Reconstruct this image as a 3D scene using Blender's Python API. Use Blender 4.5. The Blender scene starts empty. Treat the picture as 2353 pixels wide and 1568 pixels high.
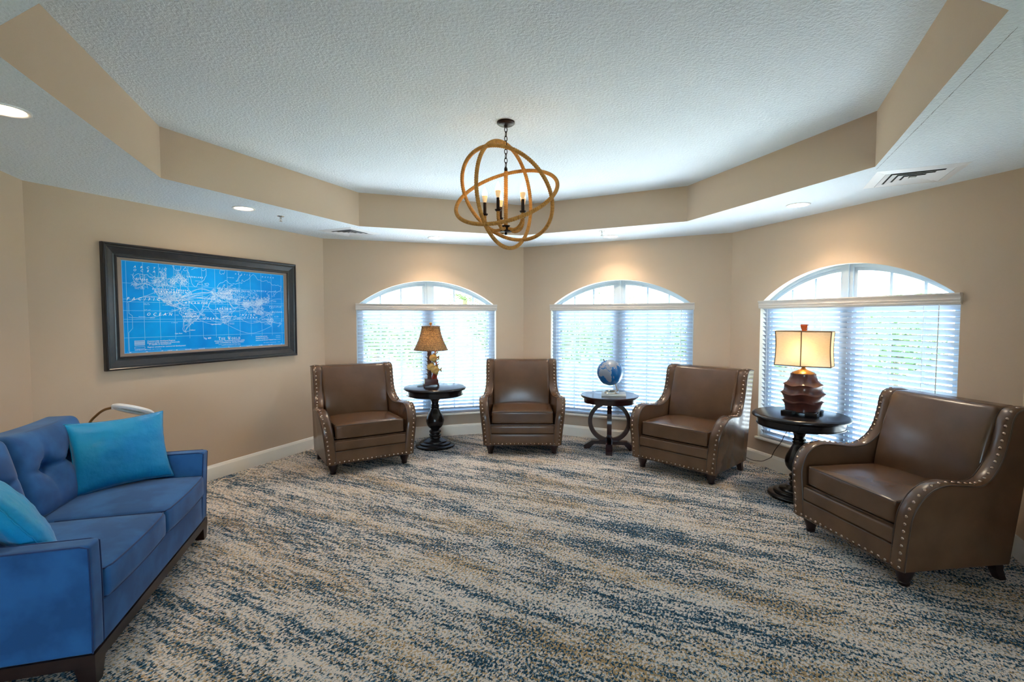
import bpy, bmesh, math, random
from mathutils import Vector, Matrix, noise as mnoise
R = math.radians
PI = math.pi
random.seed(11)
scene = bpy.context.scene
COL = scene.collection

# ------------------------------------------------------------------ camera, sky, sun, exposure
cam_data = bpy.data.cameras.new('camera')
cam_data.sensor_width = 36.0
cam_data.lens = 1130.2 / 2353.0 * 36.0
cam_data.clip_start = 0.03
cam_data.clip_end = 400
cam = bpy.data.objects.new('camera', cam_data)
COL.objects.link(cam)
cam.location = (0, 0, 1.508)
cam.rotation_euler = (R(90) - 0.0469, 0, 0)
scene.camera = cam

world = bpy.data.worlds.new('sky')
scene.world = world
world.use_nodes = True
_bg = world.node_tree.nodes['Background']
_bg.inputs[0].default_value = (0.56, 0.79, 1.0, 1)
_bg.inputs[1].default_value = 5.3

sun_data = bpy.data.lights.new('sun', 'SUN')
sun_data.energy = 16.0
sun_data.angle = R(1.0)
sun_data.color = (0.94, 0.97, 1.0)
sun = bpy.data.objects.new('sun', sun_data)
COL.objects.link(sun)
sun.rotation_euler = Vector((-0.36, -0.20, 0.90)).to_track_quat('Z', 'Y').to_euler()

vs = scene.view_settings
vs.view_transform = 'Standard'
vs.look = 'None'
vs.gamma = 1.0
vs.use_curve_mapping = False
vs.exposure = 1.9


# ------------------------------------------------------------------ materials
def lin(c):
    return tuple(((v / 255.0) / 12.92 if v / 255.0 <= 0.04045 else ((v / 255.0 + 0.055) / 1.055) ** 2.4) for v in c[:3]) + (1.0,)


MATS = {}


def mat(name, rgb=(200, 200, 200), rough=0.5, metal=0.0, bump=None, spec=0.5, sheen=0.0, coat=0.0,
        vary=None, emit=None, estr=0.0, trans=0.0, ior=1.45):
    """bump = (scale, strength, distance, detail); vary = (scale, second rgb, low, high)"""
    if name in MATS:
        return MATS[name]
    m = bpy.data.materials.new(name)
    m.use_nodes = True
    nt = m.node_tree
    b = nt.nodes['Principled BSDF']
    b.inputs['Base Color'].default_value = lin(rgb)
    b.inputs['Roughness'].default_value = rough
    b.inputs['Metallic'].default_value = metal
    b.inputs['Specular IOR Level'].default_value = spec
    b.inputs['IOR'].default_value = ior
    if sheen:
        b.inputs['Sheen Weight'].default_value = sheen
        b.inputs['Sheen Roughness'].default_value = 0.4
    if coat:
        b.inputs['Coat Weight'].default_value = coat
        b.inputs['Coat Roughness'].default_value = 0.12
    if trans:
        b.inputs['Transmission Weight'].default_value = trans
    if emit:
        b.inputs['Emission Color'].default_value = lin(emit)
        b.inputs['Emission Strength'].default_value = estr
    tc = nt.nodes.new('ShaderNodeTexCoord')
    if vary:
        n = nt.nodes.new('ShaderNodeTexNoise')
        n.inputs['Scale'].default_value = vary[0]
        n.inputs['Detail'].default_value = 4
        nt.links.new(tc.outputs['Object'], n.inputs['Vector'])
        r = nt.nodes.new('ShaderNodeValToRGB')
        r.color_ramp.elements[0].position = vary[2]
        r.color_ramp.elements[1].position = vary[3]
        r.color_ramp.elements[0].color = lin(rgb)
        r.color_ramp.elements[1].color = lin(vary[1])
        nt.links.new(n.outputs['Fac'], r.inputs['Fac'])
        nt.links.new(r.outputs['Color'], b.inputs['Base Color'])
    if bump:
        n = nt.nodes.new('ShaderNodeTexNoise')
        n.inputs['Scale'].default_value = bump[0]
        n.inputs['Detail'].default_value = bump[3] if len(bump) > 3 else 3
        nt.links.new(tc.outputs['Object'], n.inputs['Vector'])
        bp = nt.nodes.new('ShaderNodeBump')
        bp.inputs['Strength'].default_value = bump[1]
        bp.inputs['Distance'].default_value = bump[2]
        nt.links.new(n.outputs['Fac'], bp.inputs['Height'])
        nt.links.new(bp.outputs['Normal'], b.inputs['Normal'])
    MATS[name] = m
    return m


def mat_ceiling(name, rgb):
    m = mat(name, rgb, 0.85, spec=0.2)
    nt = m.node_tree
    b = nt.nodes['Principled BSDF']
    tc = nt.nodes.new('ShaderNodeTexCoord')
    n1 = nt.nodes.new('ShaderNodeTexNoise')
    n1.inputs['Scale'].default_value = 62
    n1.inputs['Detail'].default_value = 3
    n1.inputs['Roughness'].default_value = 0.6
    nt.links.new(tc.outputs['Object'], n1.inputs['Vector'])
    rp = nt.nodes.new('ShaderNodeValToRGB')
    rp.color_ramp.elements[0].position = 0.42
    rp.color_ramp.elements[1].position = 0.60
    nt.links.new(n1.outputs['Fac'], rp.inputs['Fac'])
    bp = nt.nodes.new('ShaderNodeBump')
    bp.inputs['Strength'].default_value = 0.5
    bp.inputs['Distance'].default_value = 0.005
    nt.links.new(rp.outputs['Color'], bp.inputs['Height'])
    nt.links.new(bp.outputs['Normal'], b.inputs['Normal'])
    return m


def mat_carpet():
    m = mat('carpet', (150, 140, 130), 0.95, spec=0.1)
    nt = m.node_tree
    N, L = nt.nodes, nt.links
    b = N['Principled BSDF']
    tc = N.new('ShaderNodeTexCoord')

    def mapped(ang, sc):
        m0 = N.new('ShaderNodeMapping')
        m0.inputs['Rotation'].default_value = (0, 0, ang)
        L.new(tc.outputs['Object'], m0.inputs['Vector'])
        mp = N.new('ShaderNodeMapping')
        mp.inputs['Scale'].default_value = sc
        L.new(m0.outputs['Vector'], mp.inputs['Vector'])
        return mp

    def nz(vec, scale, detail=2, rough=0.5):
        n = N.new('ShaderNodeTexNoise')
        n.inputs['Scale'].default_value = scale
        n.inputs['Detail'].default_value = detail
        n.inputs['Roughness'].default_value = rough
        L.new(vec.outputs['Vector'], n.inputs['Vector'])
        return n

    def math2(op, a, bb):
        k = N.new('ShaderNodeMath')
        k.operation = op
        for i, v in enumerate((a, bb)):
            if isinstance(v, (int, float)):
                k.inputs[i].default_value = v
            else:
                L.new(v, k.inputs[i])
        return k.outputs[0]
    a0 = R(27)
    streak = nz(mapped(a0, (0.62, 4.2, 1)), 1.35, 4, 0.62)
    fine = nz(mapped(a0, (82, 50, 50)), 1.0, 3, 0.6)
    fine2 = nz(mapped(a0 + 0.4, (95, 60, 50)), 1.0, 1, 0.5)
    gold = nz(mapped(a0, (70, 46, 50)), 1.3, 1, 0.5)
    goldmask = nz(mapped(a0, (0.8, 3.0, 1)), 1.1, 2, 0.5)
    clump = nz(mapped(a0, (7, 30, 10)), 1.0, 2, 0.6)
    s = math2('ADD', math2('MULTIPLY', math2('SUBTRACT', streak.outputs['Fac'], 0.5), 1.0), math2('MULTIPLY', math2('SUBTRACT', clump.outputs['Fac'], 0.5), 0.85))
    v = math2('ADD', math2('SUBTRACT', math2('MULTIPLY', fine.outputs['Fac'], 1.75), 0.350), s)
    ramp = N.new('ShaderNodeValToRGB')
    el = ramp.color_ramp.elements
    el[0].position = 0.0
    el[0].color = lin((26, 54, 76))
    el[1].position = 1.0
    el[1].color = lin((226, 215, 206))
    for p, c in ((0.44, (34, 66, 88)), (0.475, (86, 112, 126)), (0.505, (192, 182, 172)), (0.60, (222, 210, 200))):
        e = el.new(p)
        e.color = lin(c)
    L.new(v, ramp.inputs['Fac'])
    # lighter blue specks inside the dark areas
    mix1 = N.new('ShaderNodeMixRGB')
    mix1.inputs[2].default_value = lin((104, 138, 160))
    r2 = N.new('ShaderNodeValToRGB')
    r2.color_ramp.elements[0].position = 0.56
    r2.color_ramp.elements[1].position = 0.62
    L.new(fine2.outputs['Fac'], r2.inputs['Fac'])
    L.new(math2('MULTIPLY', r2.outputs['Color'], 0.75), mix1.inputs[0])
    L.new(ramp.outputs['Color'], mix1.inputs[1])
    mix2 = N.new('ShaderNodeMixRGB')
    mix2.inputs[2].default_value = lin((188, 154, 106))
    gv = math2('ADD', gold.outputs['Fac'], math2('MULTIPLY', math2('SUBTRACT', goldmask.outputs['Fac'], 0.5), 0.5))
    r3 = N.new('ShaderNodeValToRGB')
    r3.color_ramp.elements[0].position = 0.575
    r3.color_ramp.elements[1].position = 0.615
    L.new(gv, r3.inputs['Fac'])
    L.new(math2('MULTIPLY', r3.outputs['Color'], 0.8), mix2.inputs[0])
    L.new(mix1.outputs[0], mix2.inputs[1])
    L.new(mix2.outputs[0], b.inputs['Base Color'])
    pile = nz(mapped(a0, (260, 180, 200)), 1.0, 2, 0.6)
    hgt = math2('ADD', math2('MULTIPLY', pile.outputs['Fac'], 0.6), fine.outputs['Fac'])
    bp = N.new('ShaderNodeBump')
    bp.inputs['Strength'].default_value = 0.7
    bp.inputs['Distance'].default_value = 0.006
    L.new(hgt, bp.inputs['Height'])
    L.new(bp.outputs['Normal'], b.inputs['Normal'])
    return m


def mat_glass(name, tint=(0.95, 0.98, 1.0, 1), gloss=0.06):
    m = bpy.data.materials.new(name)
    m.use_nodes = True
    nt = m.node_tree
    for n in list(nt.nodes):
        nt.nodes.remove(n)
    out = nt.nodes.new('ShaderNodeOutputMaterial')
    t = nt.nodes.new('ShaderNodeBsdfTransparent')
    t.inputs[0].default_value = tint
    g = nt.nodes.new('ShaderNodeBsdfGlossy')
    g.inputs['Roughness'].default_value = 0.02
    mx = nt.nodes.new('ShaderNodeMixShader')
    mx.inputs[0].default_value = gloss
    nt.links.new(t.outputs[0], mx.inputs[1])
    nt.links.new(g.outputs[0], mx.inputs[2])
    nt.links.new(mx.outputs[0], out.inputs[0])
    MATS[name] = m
    return m


def mat_translucent(name, rgb, fac=0.5, weave=None):
    m = bpy.data.materials.new(name)
    m.use_nodes = True
    nt = m.node_tree
    for n in list(nt.nodes):
        nt.nodes.remove(n)
    out = nt.nodes.new('ShaderNodeOutputMaterial')
    d = nt.nodes.new('ShaderNodeBsdfDiffuse')
    d.inputs[0].default_value = lin(rgb)
    t = nt.nodes.new('ShaderNodeBsdfTranslucent')
    t.inputs[0].default_value = lin(rgb)
    mx = nt.nodes.new('ShaderNodeMixShader')
    mx.inputs[0].default_value = fac
    nt.links.new(d.outputs[0], mx.inputs[1])
    nt.links.new(t.outputs[0], mx.inputs[2])
    nt.links.new(mx.outputs[0], out.inputs[0])
    if weave:
        tc = nt.nodes.new('ShaderNodeTexCoord')
        w = nt.nodes.new('ShaderNodeTexNoise')
        w.inputs['Scale'].default_value = weave
        mp = nt.nodes.new('ShaderNodeMapping')
        mp.inputs['Scale'].default_value = (1, 1, 6)
        nt.links.new(tc.outputs['Object'], mp.inputs['Vector'])
        nt.links.new(mp.outputs['Vector'], w.inputs['Vector'])
        r = nt.nodes.new('ShaderNodeValToRGB')
        r.color_ramp.elements[0].color = lin([c * 0.9 for c in rgb])
        r.color_ramp.elements[1].color = lin([min(255, c * 1.06) for c in rgb])
        nt.links.new(w.outputs['Fac'], r.inputs['Fac'])
        nt.links.new(r.outputs[0], d.inputs[0])
        nt.links.new(r.outputs[0], t.inputs[0])
    MATS[name] = m
    return m


M_WALL = mat('wall_paint', (202, 178, 155), 0.8, bump=(170, 0.22, 0.002, 3), spec=0.25)
M_CEIL = mat_ceiling('ceiling_plaster', (230, 237, 244))
M_SOFF = mat_ceiling('soffit_plaster', (230, 237, 244))
M_CARPET = mat_carpet()
M_TRIM = mat('white_trim', (236, 230, 220), 0.4)
M_VINYL = mat('window_vinyl', (176, 188, 198), 0.35)  # white frames greyed, their backlit shade is put into the colour
M_VALANCE = mat('valance_wood', (212, 202, 194), 0.4)
M_RETURN = mat('window_return', (232, 226, 214), 0.7, bump=(170, 0.2, 0.002, 3))
M_SLAT = mat('blind_slat', (172, 179, 192), 0.4)
M_CORD = mat('blind_cord', (225, 225, 222), 0.8)
M_GLASS = mat_glass('window_glass')
M_LEATHER = mat('leather', (95, 68, 49), 0.26, bump=(240, 0.10, 0.001, 3), vary=(5, (84, 59, 42), 0.35, 0.7), spec=0.55)
M_LEATHER_PIPE = mat('leather_piping', (66, 47, 35), 0.4)
M_NAIL = mat('nail_metal', (172, 146, 128), 0.25, metal=1.0)
M_ESP = mat('espresso_wood', (42, 26, 24), 0.3, spec=0.5, vary=(14, (30, 18, 18), 0.4, 0.7))
M_BLACK = mat('black_lacquer', (20, 19, 22), 0.22, spec=0.55, vary=(9, (38, 26, 24), 0.5, 0.8))
M_CHERRY = mat('dark_cherry_wood', (44, 20, 22), 0.22, spec=0.55, coat=0.3, vary=(16, (32, 14, 16), 0.4, 0.7))
M_VELVET = mat('sofa_velvet', (20, 74, 130), 0.8, sheen=0.22, bump=(500, 0.12, 0.001, 2), vary=(5.5, (34, 95, 156), 0.42, 0.62))
M_VELVET_D = mat('sofa_piping', (16, 50, 102), 0.8, sheen=0.3)
M_TEAL = mat('teal_silk', (0, 150, 196), 0.5, sheen=0.3, bump=(34, 0.55, 0.006, 5), vary=(3, (0, 132, 200), 0.35, 0.65))
M_ROPE = mat('jute_rope', (196, 140, 70), 0.9, bump=(420, 0.6, 0.002, 3), vary=(60, (168, 118, 62), 0.4, 0.7))
M_BRONZE = mat('oil_rubbed_bronze', (44, 32, 30), 0.42, metal=0.7)
M_BULB = mat('bulb_glow', (255, 240, 210), 0.3, emit=(255, 200, 128), estr=7.0)
M_BULBBASE = mat('bulb_base', (226, 206, 176), 0.4, emit=(255, 190, 110), estr=0.12)
M_CAN = mat('downlight_diffuser', (255, 250, 240), 0.5, emit=(255, 224, 180), estr=14.0)
M_WHITE_METAL = mat('white_enamel', (232, 232, 234), 0.4)
M_VENTDARK = mat('vent_shade', (40, 42, 46), 0.8)
M_CHROME = mat('sprinkler_chrome', (190, 186, 180), 0.25, metal=1.0)
M_FRAME = mat('picture_frame_wood', (30, 29, 34), 0.3, bump=(24, 0.2, 0.003, 5), vary=(22, (52, 40, 38), 0.52, 0.8), spec=0.6)
M_LINER = mat('frame_liner', (134, 118, 108), 0.55)
M_PRINT = mat('map_print', (0, 158, 240), 0.55, spec=0.15, vary=(3.2, (0, 132, 222), 0.35, 0.7))
M_INK = mat('map_ink', (200, 228, 250), 0.6)
M_INK2 = mat('map_ink_soft', (140, 206, 246), 0.6)
M_INKW = mat('map_letters', (240, 246, 255), 0.6)
M_BRASS = mat('antique_brass', (176, 128, 66), 0.28, metal=1.0)
M_GOLDNECK = mat('gooseneck_brass', (150, 120, 84), 0.4, metal=0.9)
M_AMBER = mat('amber_glass', (190, 84, 40), 0.12, trans=0.4, spec=0.6)
M_LAMPWOOD = mat('carved_brown_lamp', (96, 52, 40), 0.3, coat=0.35, vary=(12, (60, 30, 26), 0.35, 0.7))
M_LINEN = mat_translucent('linen_shade', (226, 202, 168), 0.55, weave=60)
M_SHADETRIM = mat('shade_trim', (128, 104, 78), 0.8)
M_WICKER = mat('wicker', (84, 56, 36), 0.6, vary=(70, (146, 104, 62), 0.42, 0.62))
M_WLINER = mat_translucent('wicker_liner', (214, 168, 110), 0.6)
M_FISH = mat('yellow_fish', (222, 182, 104), 0.4, vary=(40, (176, 128, 66), 0.42, 0.65))
M_FIN = mat('fish_fin', (150, 116, 58), 0.5)
M_CORAL = mat('red_coral', (170, 62, 38), 0.6, vary=(40, (120, 44, 36), 0.4, 0.7))
M_BAMBOO = mat('lamp_post_bamboo', (98, 62, 44), 0.5, vary=(40, (70, 42, 34), 0.4, 0.6))
M_LEAFB = mat('lamp_leaf', (84, 66, 42), 0.6)
M_MAHOG = mat('lamp_base_mahogany', (74, 34, 30), 0.35)
M_SEA = mat('globe_sea', (0, 92, 158), 0.25, coat=0.5)
M_LAND = mat('globe_land', (138, 146, 160), 0.4, coat=0.4)
M_SILVER = mat('globe_silver', (206, 202, 192), 0.25, metal=1.0)
M_PLATE = mat('globe_plate', (222, 220, 214), 0.3)
M_LENS = mat('magnifier_lens', (150, 196, 190), 0.15, spec=0.6)
M_CABLEB = mat('brown_cable', (48, 38, 32), 0.6)
M_CABLEW = mat('white_cable', (226, 216, 198), 0.6)
M_CRACK = mat('plaster_crack', (92, 92, 98), 0.9)
M_LAWN = mat('lawn_ground', (150, 160, 104), 0.95, vary=(0.35, (196, 190, 160), 0.45, 0.62))
M_CONC = mat('bounce_concrete', (208, 204, 194), 0.9)
M_LEAF1 = mat('shrub_leaf', (62, 92, 38), 0.7, vary=(3, (88, 118, 50), 0.4, 0.6))
M_LEAF2 = mat('palm_leaf', (84, 112, 56), 0.7)
M_BARK = mat('bark', (120, 104, 86), 0.9)
M_POLE = mat('pole_wood', (150, 140, 128), 0.9)


# ------------------------------------------------------------------ mesh helpers
class MB:
    def __init__(self):
        self.v = []
        self.f = []
        self.m = []
        self.mi = 0

    def add(self, vs_, fs_):
        o = len(self.v)
        self.v += [tuple(p) for p in vs_]
        self.f += [tuple(o + i for i in q) for q in fs_]
        self.m += [self.mi] * len(fs_)

    def xform(self, M, start=0):
        for i in range(start, len(self.v)):
            self.v[i] = tuple(M @ Vector(self.v[i]))

    def box(self, x0, x1, y0, y1, z0, z1):
        self.add([(x0, y0, z0), (x1, y0, z0), (x1, y1, z0), (x0, y1, z0), (x0, y0, z1), (x1, y0, z1), (x1, y1, z1), (x0, y1, z1)],
                 [(0, 3, 2, 1), (4, 5, 6, 7), (0, 1, 5, 4), (1, 2, 6, 5), (2, 3, 7, 6), (3, 0, 4, 7)])

    def rbox(self, c, h, r=0.02, n=4, fn=None):
        """rounded box, centre c, half sizes h, edge radius r; fn(x,y,z)->(x,y,z) in local box space"""
        r = min(r, min(h) * 0.999)

        def axis(hh):
            a = [-hh, -hh + r * 0.22, -hh + r * 0.55, -hh + r]
            inner = [(-hh + r) + (2 * hh - 2 * r) * (i + 1) / (n + 1) for i in range(n)]
            return a + inner + [-q for q in reversed(a)]
        ax = [axis(q) for q in h]
        idx = {}
        vs_, fs_ = [], []

        def vert(p):
            k = (round(p[0], 6), round(p[1], 6), round(p[2], 6))
            if k not in idx:
                q = [max(-h[i] + r, min(h[i] - r, p[i])) for i in range(3)]
                d = Vector((p[0] - q[0], p[1] - q[1], p[2] - q[2]))
                if d.length > 1e-9:
                    d = d.normalized() * r
                w = (q[0] + d.x, q[1] + d.y, q[2] + d.z)
                if fn:
                    w = fn(*w)
                idx[k] = len(vs_)
                vs_.append((w[0] + c[0], w[1] + c[1], w[2] + c[2]))
            return idx[k]
        for a in range(3):
            b_, c_ = (a + 1) % 3, (a + 2) % 3
            for s in (-1, 1):
                for i in range(len(ax[b_]) - 1):
                    for j in range(len(ax[c_]) - 1):
                        q = []
                        for (ii, jj) in ((i, j), (i + 1, j), (i + 1, j + 1), (i, j + 1)):
                            p = [0, 0, 0]
                            p[a] = s * h[a]
                            p[b_] = ax[b_][ii]
                            p[c_] = ax[c_][jj]
                            q.append(vert(p))
                        fs_.append(tuple(q) if s > 0 else tuple(reversed(q)))
        self.add(vs_, fs_)

    def tube(self, pts, r, n=8, closed=False, rfn=None):
        pts = [Vector(p) for p in pts]
        N = len(pts)
        tang = []
        for i in range(N):
            if closed:
                t = pts[(i + 1) % N] - pts[i - 1]
            else:
                t = pts[min(i + 1, N - 1)] - pts[max(i - 1, 0)]
            tang.append(t.normalized() if t.length > 1e-9 else Vector((0, 0, 1)))
        ref = Vector((0, 0, 1)) if abs(tang[0].z) < 0.9 else Vector((1, 0, 0))
        nrm = (ref - tang[0] * ref.dot(tang[0])).normalized()
        vs_ = []
        for i in range(N):
            nrm = (nrm - tang[i] * nrm.dot(tang[i])).normalized()
            bn = tang[i].cross(nrm)
            rr = r if not callable(r) else r(i / max(1, N - 1))
            for k in range(n):
                a = 2 * PI * k / n
                q = rr if rfn is None else rr * rfn(i, a)
                vs_.append(pts[i] + nrm * (math.cos(a) * q) + bn * (math.sin(a) * q))
        fs_ = []
        for i in range(N if closed else N - 1):
            j = (i + 1) % N
            for k in range(n):
                fs_.append((i * n + k, i * n + (k + 1) % n, j * n + (k + 1) % n, j * n + k))
        if not closed:
            fs_.append(tuple(reversed(range(n))))
            fs_.append(tuple((N - 1) * n + k for k in range(n)))
        self.add(vs_, fs_)

    def lathe(self, prof, n=32, c=(0, 0, 0), rfn=None, close=True):
        vs_, fs_ = [], []
        for (r, z) in prof:
            for k in range(n):
                a = 2 * PI * k / n
                q = r if rfn is None else r * rfn(a, z)
                vs_.append((c[0] + q * math.cos(a), c[1] + q * math.sin(a), c[2] + z))
        for i in range(len(prof) - 1):
            for k in range(n):
                fs_.append((i * n + k, i * n + (k + 1) % n, (i + 1) * n + (k + 1) % n, (i + 1) * n + k))
        if close:
            if prof[0][0] > 1e-6:
                fs_.append(tuple(reversed(range(n))))
            if prof[-1][0] > 1e-6:
                fs_.append(tuple((len(prof) - 1) * n + k for k in range(n)))
        self.add(vs_, fs_)

    def prism(self, poly, z0, z1):
        n = len(poly)
        self.add([(x, y, z0) for x, y in poly] + [(x, y, z1) for x, y in poly],
                 [tuple(reversed(range(n))), tuple(range(n, 2 * n))] + [(i, (i + 1) % n, n + (i + 1) % n, n + i) for i in range(n)])

    def build(self, name, material, parent=None, smooth=40, loc=None):
        me = bpy.data.meshes.new(name)
        me.from_pydata(self.v, [], self.f)
        mats = material if isinstance(material, (list, tuple)) else [material]
        for mm in mats:
            me.materials.append(mm)
        if len(mats) > 1:
            me.polygons.foreach_set('material_index', self.m)
        if smooth:
            me.polygons.foreach_set('use_smooth', [True] * len(me.polygons))
            me.set_sharp_from_angle(angle=R(smooth))
        me.update()
        o = bpy.data.objects.new(name, me)
        COL.objects.link(o)
        if parent:
            o.parent = parent
        if loc:
            o.location = loc
        return o


def tag(o, label=None, cat=None, group=None, kind=None):
    if label:
        o['label'] = label
    if cat:
        o['category'] = cat
    if group:
        o['group'] = group
    if kind:
        o['kind'] = kind
    return o


def thing(name, label, cat, loc=(0, 0, 0), rotz=0.0, group=None):
    o = bpy.data.objects.new(name, None)
    o.empty_display_size = 0.1
    COL.objects.link(o)
    o.location = loc
    o.rotation_euler = (0, 0, rotz)
    return tag(o, label, cat, group)


def share(name, src, parent, loc=(0, 0, 0), rot=(0, 0, 0), scale=None):
    o = bpy.data.objects.new(name, src.data if hasattr(src, 'data') else src)
    COL.objects.link(o)
    o.parent = parent
    o.location = loc
    o.rotation_euler = rot
    if scale:
        o.scale = scale
    return o


def copy_tree(o, parent=None):
    c = o.copy()
    COL.objects.link(c)
    c.parent = parent
    for ch in list(o.children):
        copy_tree(ch, c)
    return c


def catmull(pts, per=6):
    P = [Vector(p) for p in pts]
    out = []
    for i in range(len(P) - 1):
        p0 = P[max(i - 1, 0)]
        p1, p2 = P[i], P[i + 1]
        p3 = P[min(i + 2, len(P) - 1)]
        for k in range(per):
            t = k / per
            out.append(0.5 * ((2 * p1) + (p2 - p0) * t + (2 * p0 - 5 * p1 + 4 * p2 - p3) * t * t + (3 * p1 - p0 - 3 * p2 + p3) * t ** 3))
    out.append(P[-1])
    return out


def smoothstep(a, b, x):
    t = max(0.0, min(1.0, (x - a) / (b - a)))
    return t * t * (3 - 2 * t)


# ------------------------------------------------------------------ room shell
ZS = 2.44
ZT = 2.778
V_L = (-2.49, 1.11)
V_A = (-3.32, 3.38)
V_AB = (-2.22, 5.82)
V_BC = (0.153, 6.545)
V_CD = (2.413, 5.43)
V_DE = (3.19, 3.05)
V_E = (2.107, 0.83)
OUT = [V_L, V_A, V_AB, V_BC, V_CD, V_DE, V_E, (5.0, 0.83), (5.0, -5.0), (-5.0, -5.0), (-5.0, 1.11)]
TRAY = [(-2.34, 3.325), (-1.555, 5.05), (0.091, 5.61), (1.69, 4.80), (2.24, 3.08), (1.506, 1.536), (-0.19, 0.92), (-1.79, 1.69)]


def poly_mesh(name, outer, hole, z, material, flip=False):
    bm = bmesh.new()

    def loop(pts):
        vs_ = [bm.verts.new((x, y, z)) for x, y in pts]
        return [bm.edges.new((vs_[i], vs_[(i + 1) % len(vs_)])) for i in range(len(vs_))]
    ed = loop(outer)
    if hole:
        ed += loop(hole)
    bmesh.ops.triangle_fill(bm, use_beauty=True, use_dissolve=False, edges=ed)
    bmesh.ops.recalc_face_normals(bm, faces=bm.faces)
    for f in bm.faces:
        if (f.normal.z < 0) != flip:
            f.normal_flip()
    me = bpy.data.meshes.new(name)
    bm.to_mesh(me)
    bm.free()
    me.materials.append(material)
    o = bpy.data.objects.new(name, me)
    COL.objects.link(o)
    return tag(o, kind='structure')


floor = poly_mesh('floor', OUT, None, 0.0, M_CARPET)
tag(floor, 'carpet flecked in cream, navy, slate and gold streaks')
soffit = poly_mesh('ceiling_soffit', OUT, TRAY, ZS, M_SOFF, True)
ceiling = poly_mesh('ceiling', [(x * 1.0, y * 1.0) for x, y in TRAY], None, ZT, M_CEIL, True)
mb = MB()
for i in range(8):
    a, b = TRAY[i], TRAY[(i + 1) % 8]
    mb.add([(a[0], a[1], ZS), (b[0], b[1], ZS), (b[0], b[1], ZT), (a[0], a[1], ZT)], [(0, 1, 2, 3)])
tag(mb.build('trim_1', M_WALL, smooth=0), 'tan vertical sides of the octagonal ceiling tray', kind='structure')
# hairline crack beside the tray edge on the soffit
mb = MB()
p0, p1 = Vector((2.285, 3.13)), Vector((1.62, 1.62))
N = 60
rr = random.Random(3)
for i in range(N):
    a, b = p0.lerp(p1, i / N), p0.lerp(p1, (i + 1) / N)
    off = Vector((0.9, -0.42)) * 0.003 * (rr.random() - 0.5)
    w = Vector((0.9, -0.42)) * (0.0006 + 0.0007 * rr.random())
    mb.add([(a.x + off.x - w.x, a.y + off.y - w.y, ZS - .0006), (b.x - w.x, b.y - w.y, ZS - .0006), (b.x + w.x, b.y + w.y, ZS - .0006), (a.x + off.x + w.x, a.y + off.y + w.y, ZS - .0006)], [(0, 1, 2, 3)])
mb.build('crack', M_CRACK, soffit, smooth=0)

WIN_HALF, WIN_Z0, WIN_Z1, WIN_APEX = 0.87, 0.285, 1.655, 1.968


def arch_z(x, half=WIN_HALF, spring=WIN_Z1, apex=WIN_APEX):
    h = apex - spring
    rad = (half * half + h * h) / (2 * h)
    return apex - rad + math.sqrt(max(0, rad * rad - x * x))


def wall(name, p0, p1, z1, opening=None, thick=0.13, label=None):
    """wall from p0 to p1 (left to right seen from inside); local x along, y outward"""
    a, b = Vector(p0), Vector(p1)
    L = (b - a).length
    mb = MB()
    if opening is None:
        mb.box(0, L, 0, thick, 0, z1)
    else:
        cx, half, za, kind = opening
        xs = [cx - half + 2 * half * i / 32 for i in range(33)]
        tops = [arch_z(x - cx) if kind == 'arch' else kind for x in xs]
        for y, fl in ((0, False), (thick, True)):
            def q(x0, x1, za0, zb0, za1, zb1):
                f = (0, 1, 2, 3) if not fl else (3, 2, 1, 0)
                mb.add([(x0, y, za0), (x1, y, zb0), (x1, y, zb1), (x0, y, za1)], [f])
            q(0, xs[0], 0, 0, z1, z1)
            q(xs[-1], L, 0, 0, z1, z1)
            q(xs[0], xs[-1], 0, 0, za, za)
            for i in range(32):
                q(xs[i], xs[i + 1], tops[i], tops[i + 1], z1, z1)
        mb.mi = 1
        ring = [(xs[0], za)] + list(zip(xs, tops)) + [(xs[-1], za)]
        for i in range(len(ring)):
            (x0, z0), (x1, z1_) = ring[i], ring[(i + 1) % len(ring)]
            mb.add([(x0, 0, z0), (x0, thick, z0), (x1, thick, z1_), (x1, 0, z1_)], [(0, 1, 2, 3)])
    o = mb.build(name, [M_WALL, M_RETURN], smooth=30)
    o.location = (a.x, a.y, 0)
    o.rotation_euler = (0, 0, math.atan2(b.y - a.y, b.x - a.x))
    return tag(o, label, kind='structure')


WALLS = [('wall_left_near', V_L, V_A, None), ('wall_left', V_A, V_AB, None), ('wall_back_left', V_AB, V_BC, 1.233),
         ('wall_back_right', V_BC, V_CD, 1.262), ('wall_right', V_CD, V_DE, 1.282), ('wall_right_near', V_DE, V_E, None)]
for nm, a, b, wc in WALLS:
    wall(nm, a, b, ZS + 0.02, (wc, WIN_HALF, WIN_Z0, 'arch') if wc else None)
# lobby behind the camera
wall('wall_lobby_left', (-5.0, 1.11), V_L, ZS)
wall('wall_lobby_side', (-5.0, -5.0), (-5.0, 1.11), ZS)
wall('wall_lobby_rear', (5.0, -5.0), (-5.0, -5.0), ZS, (5.0, 1.0, 0.3, 2.2))  # unseen opening added so daylight fills the room from behind
wall('wall_lobby_far', (5.0, 0.83), (5.0, -5.0), ZS)
wall('wall_lobby_right', V_E, (5.0, 0.83), ZS)

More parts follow.
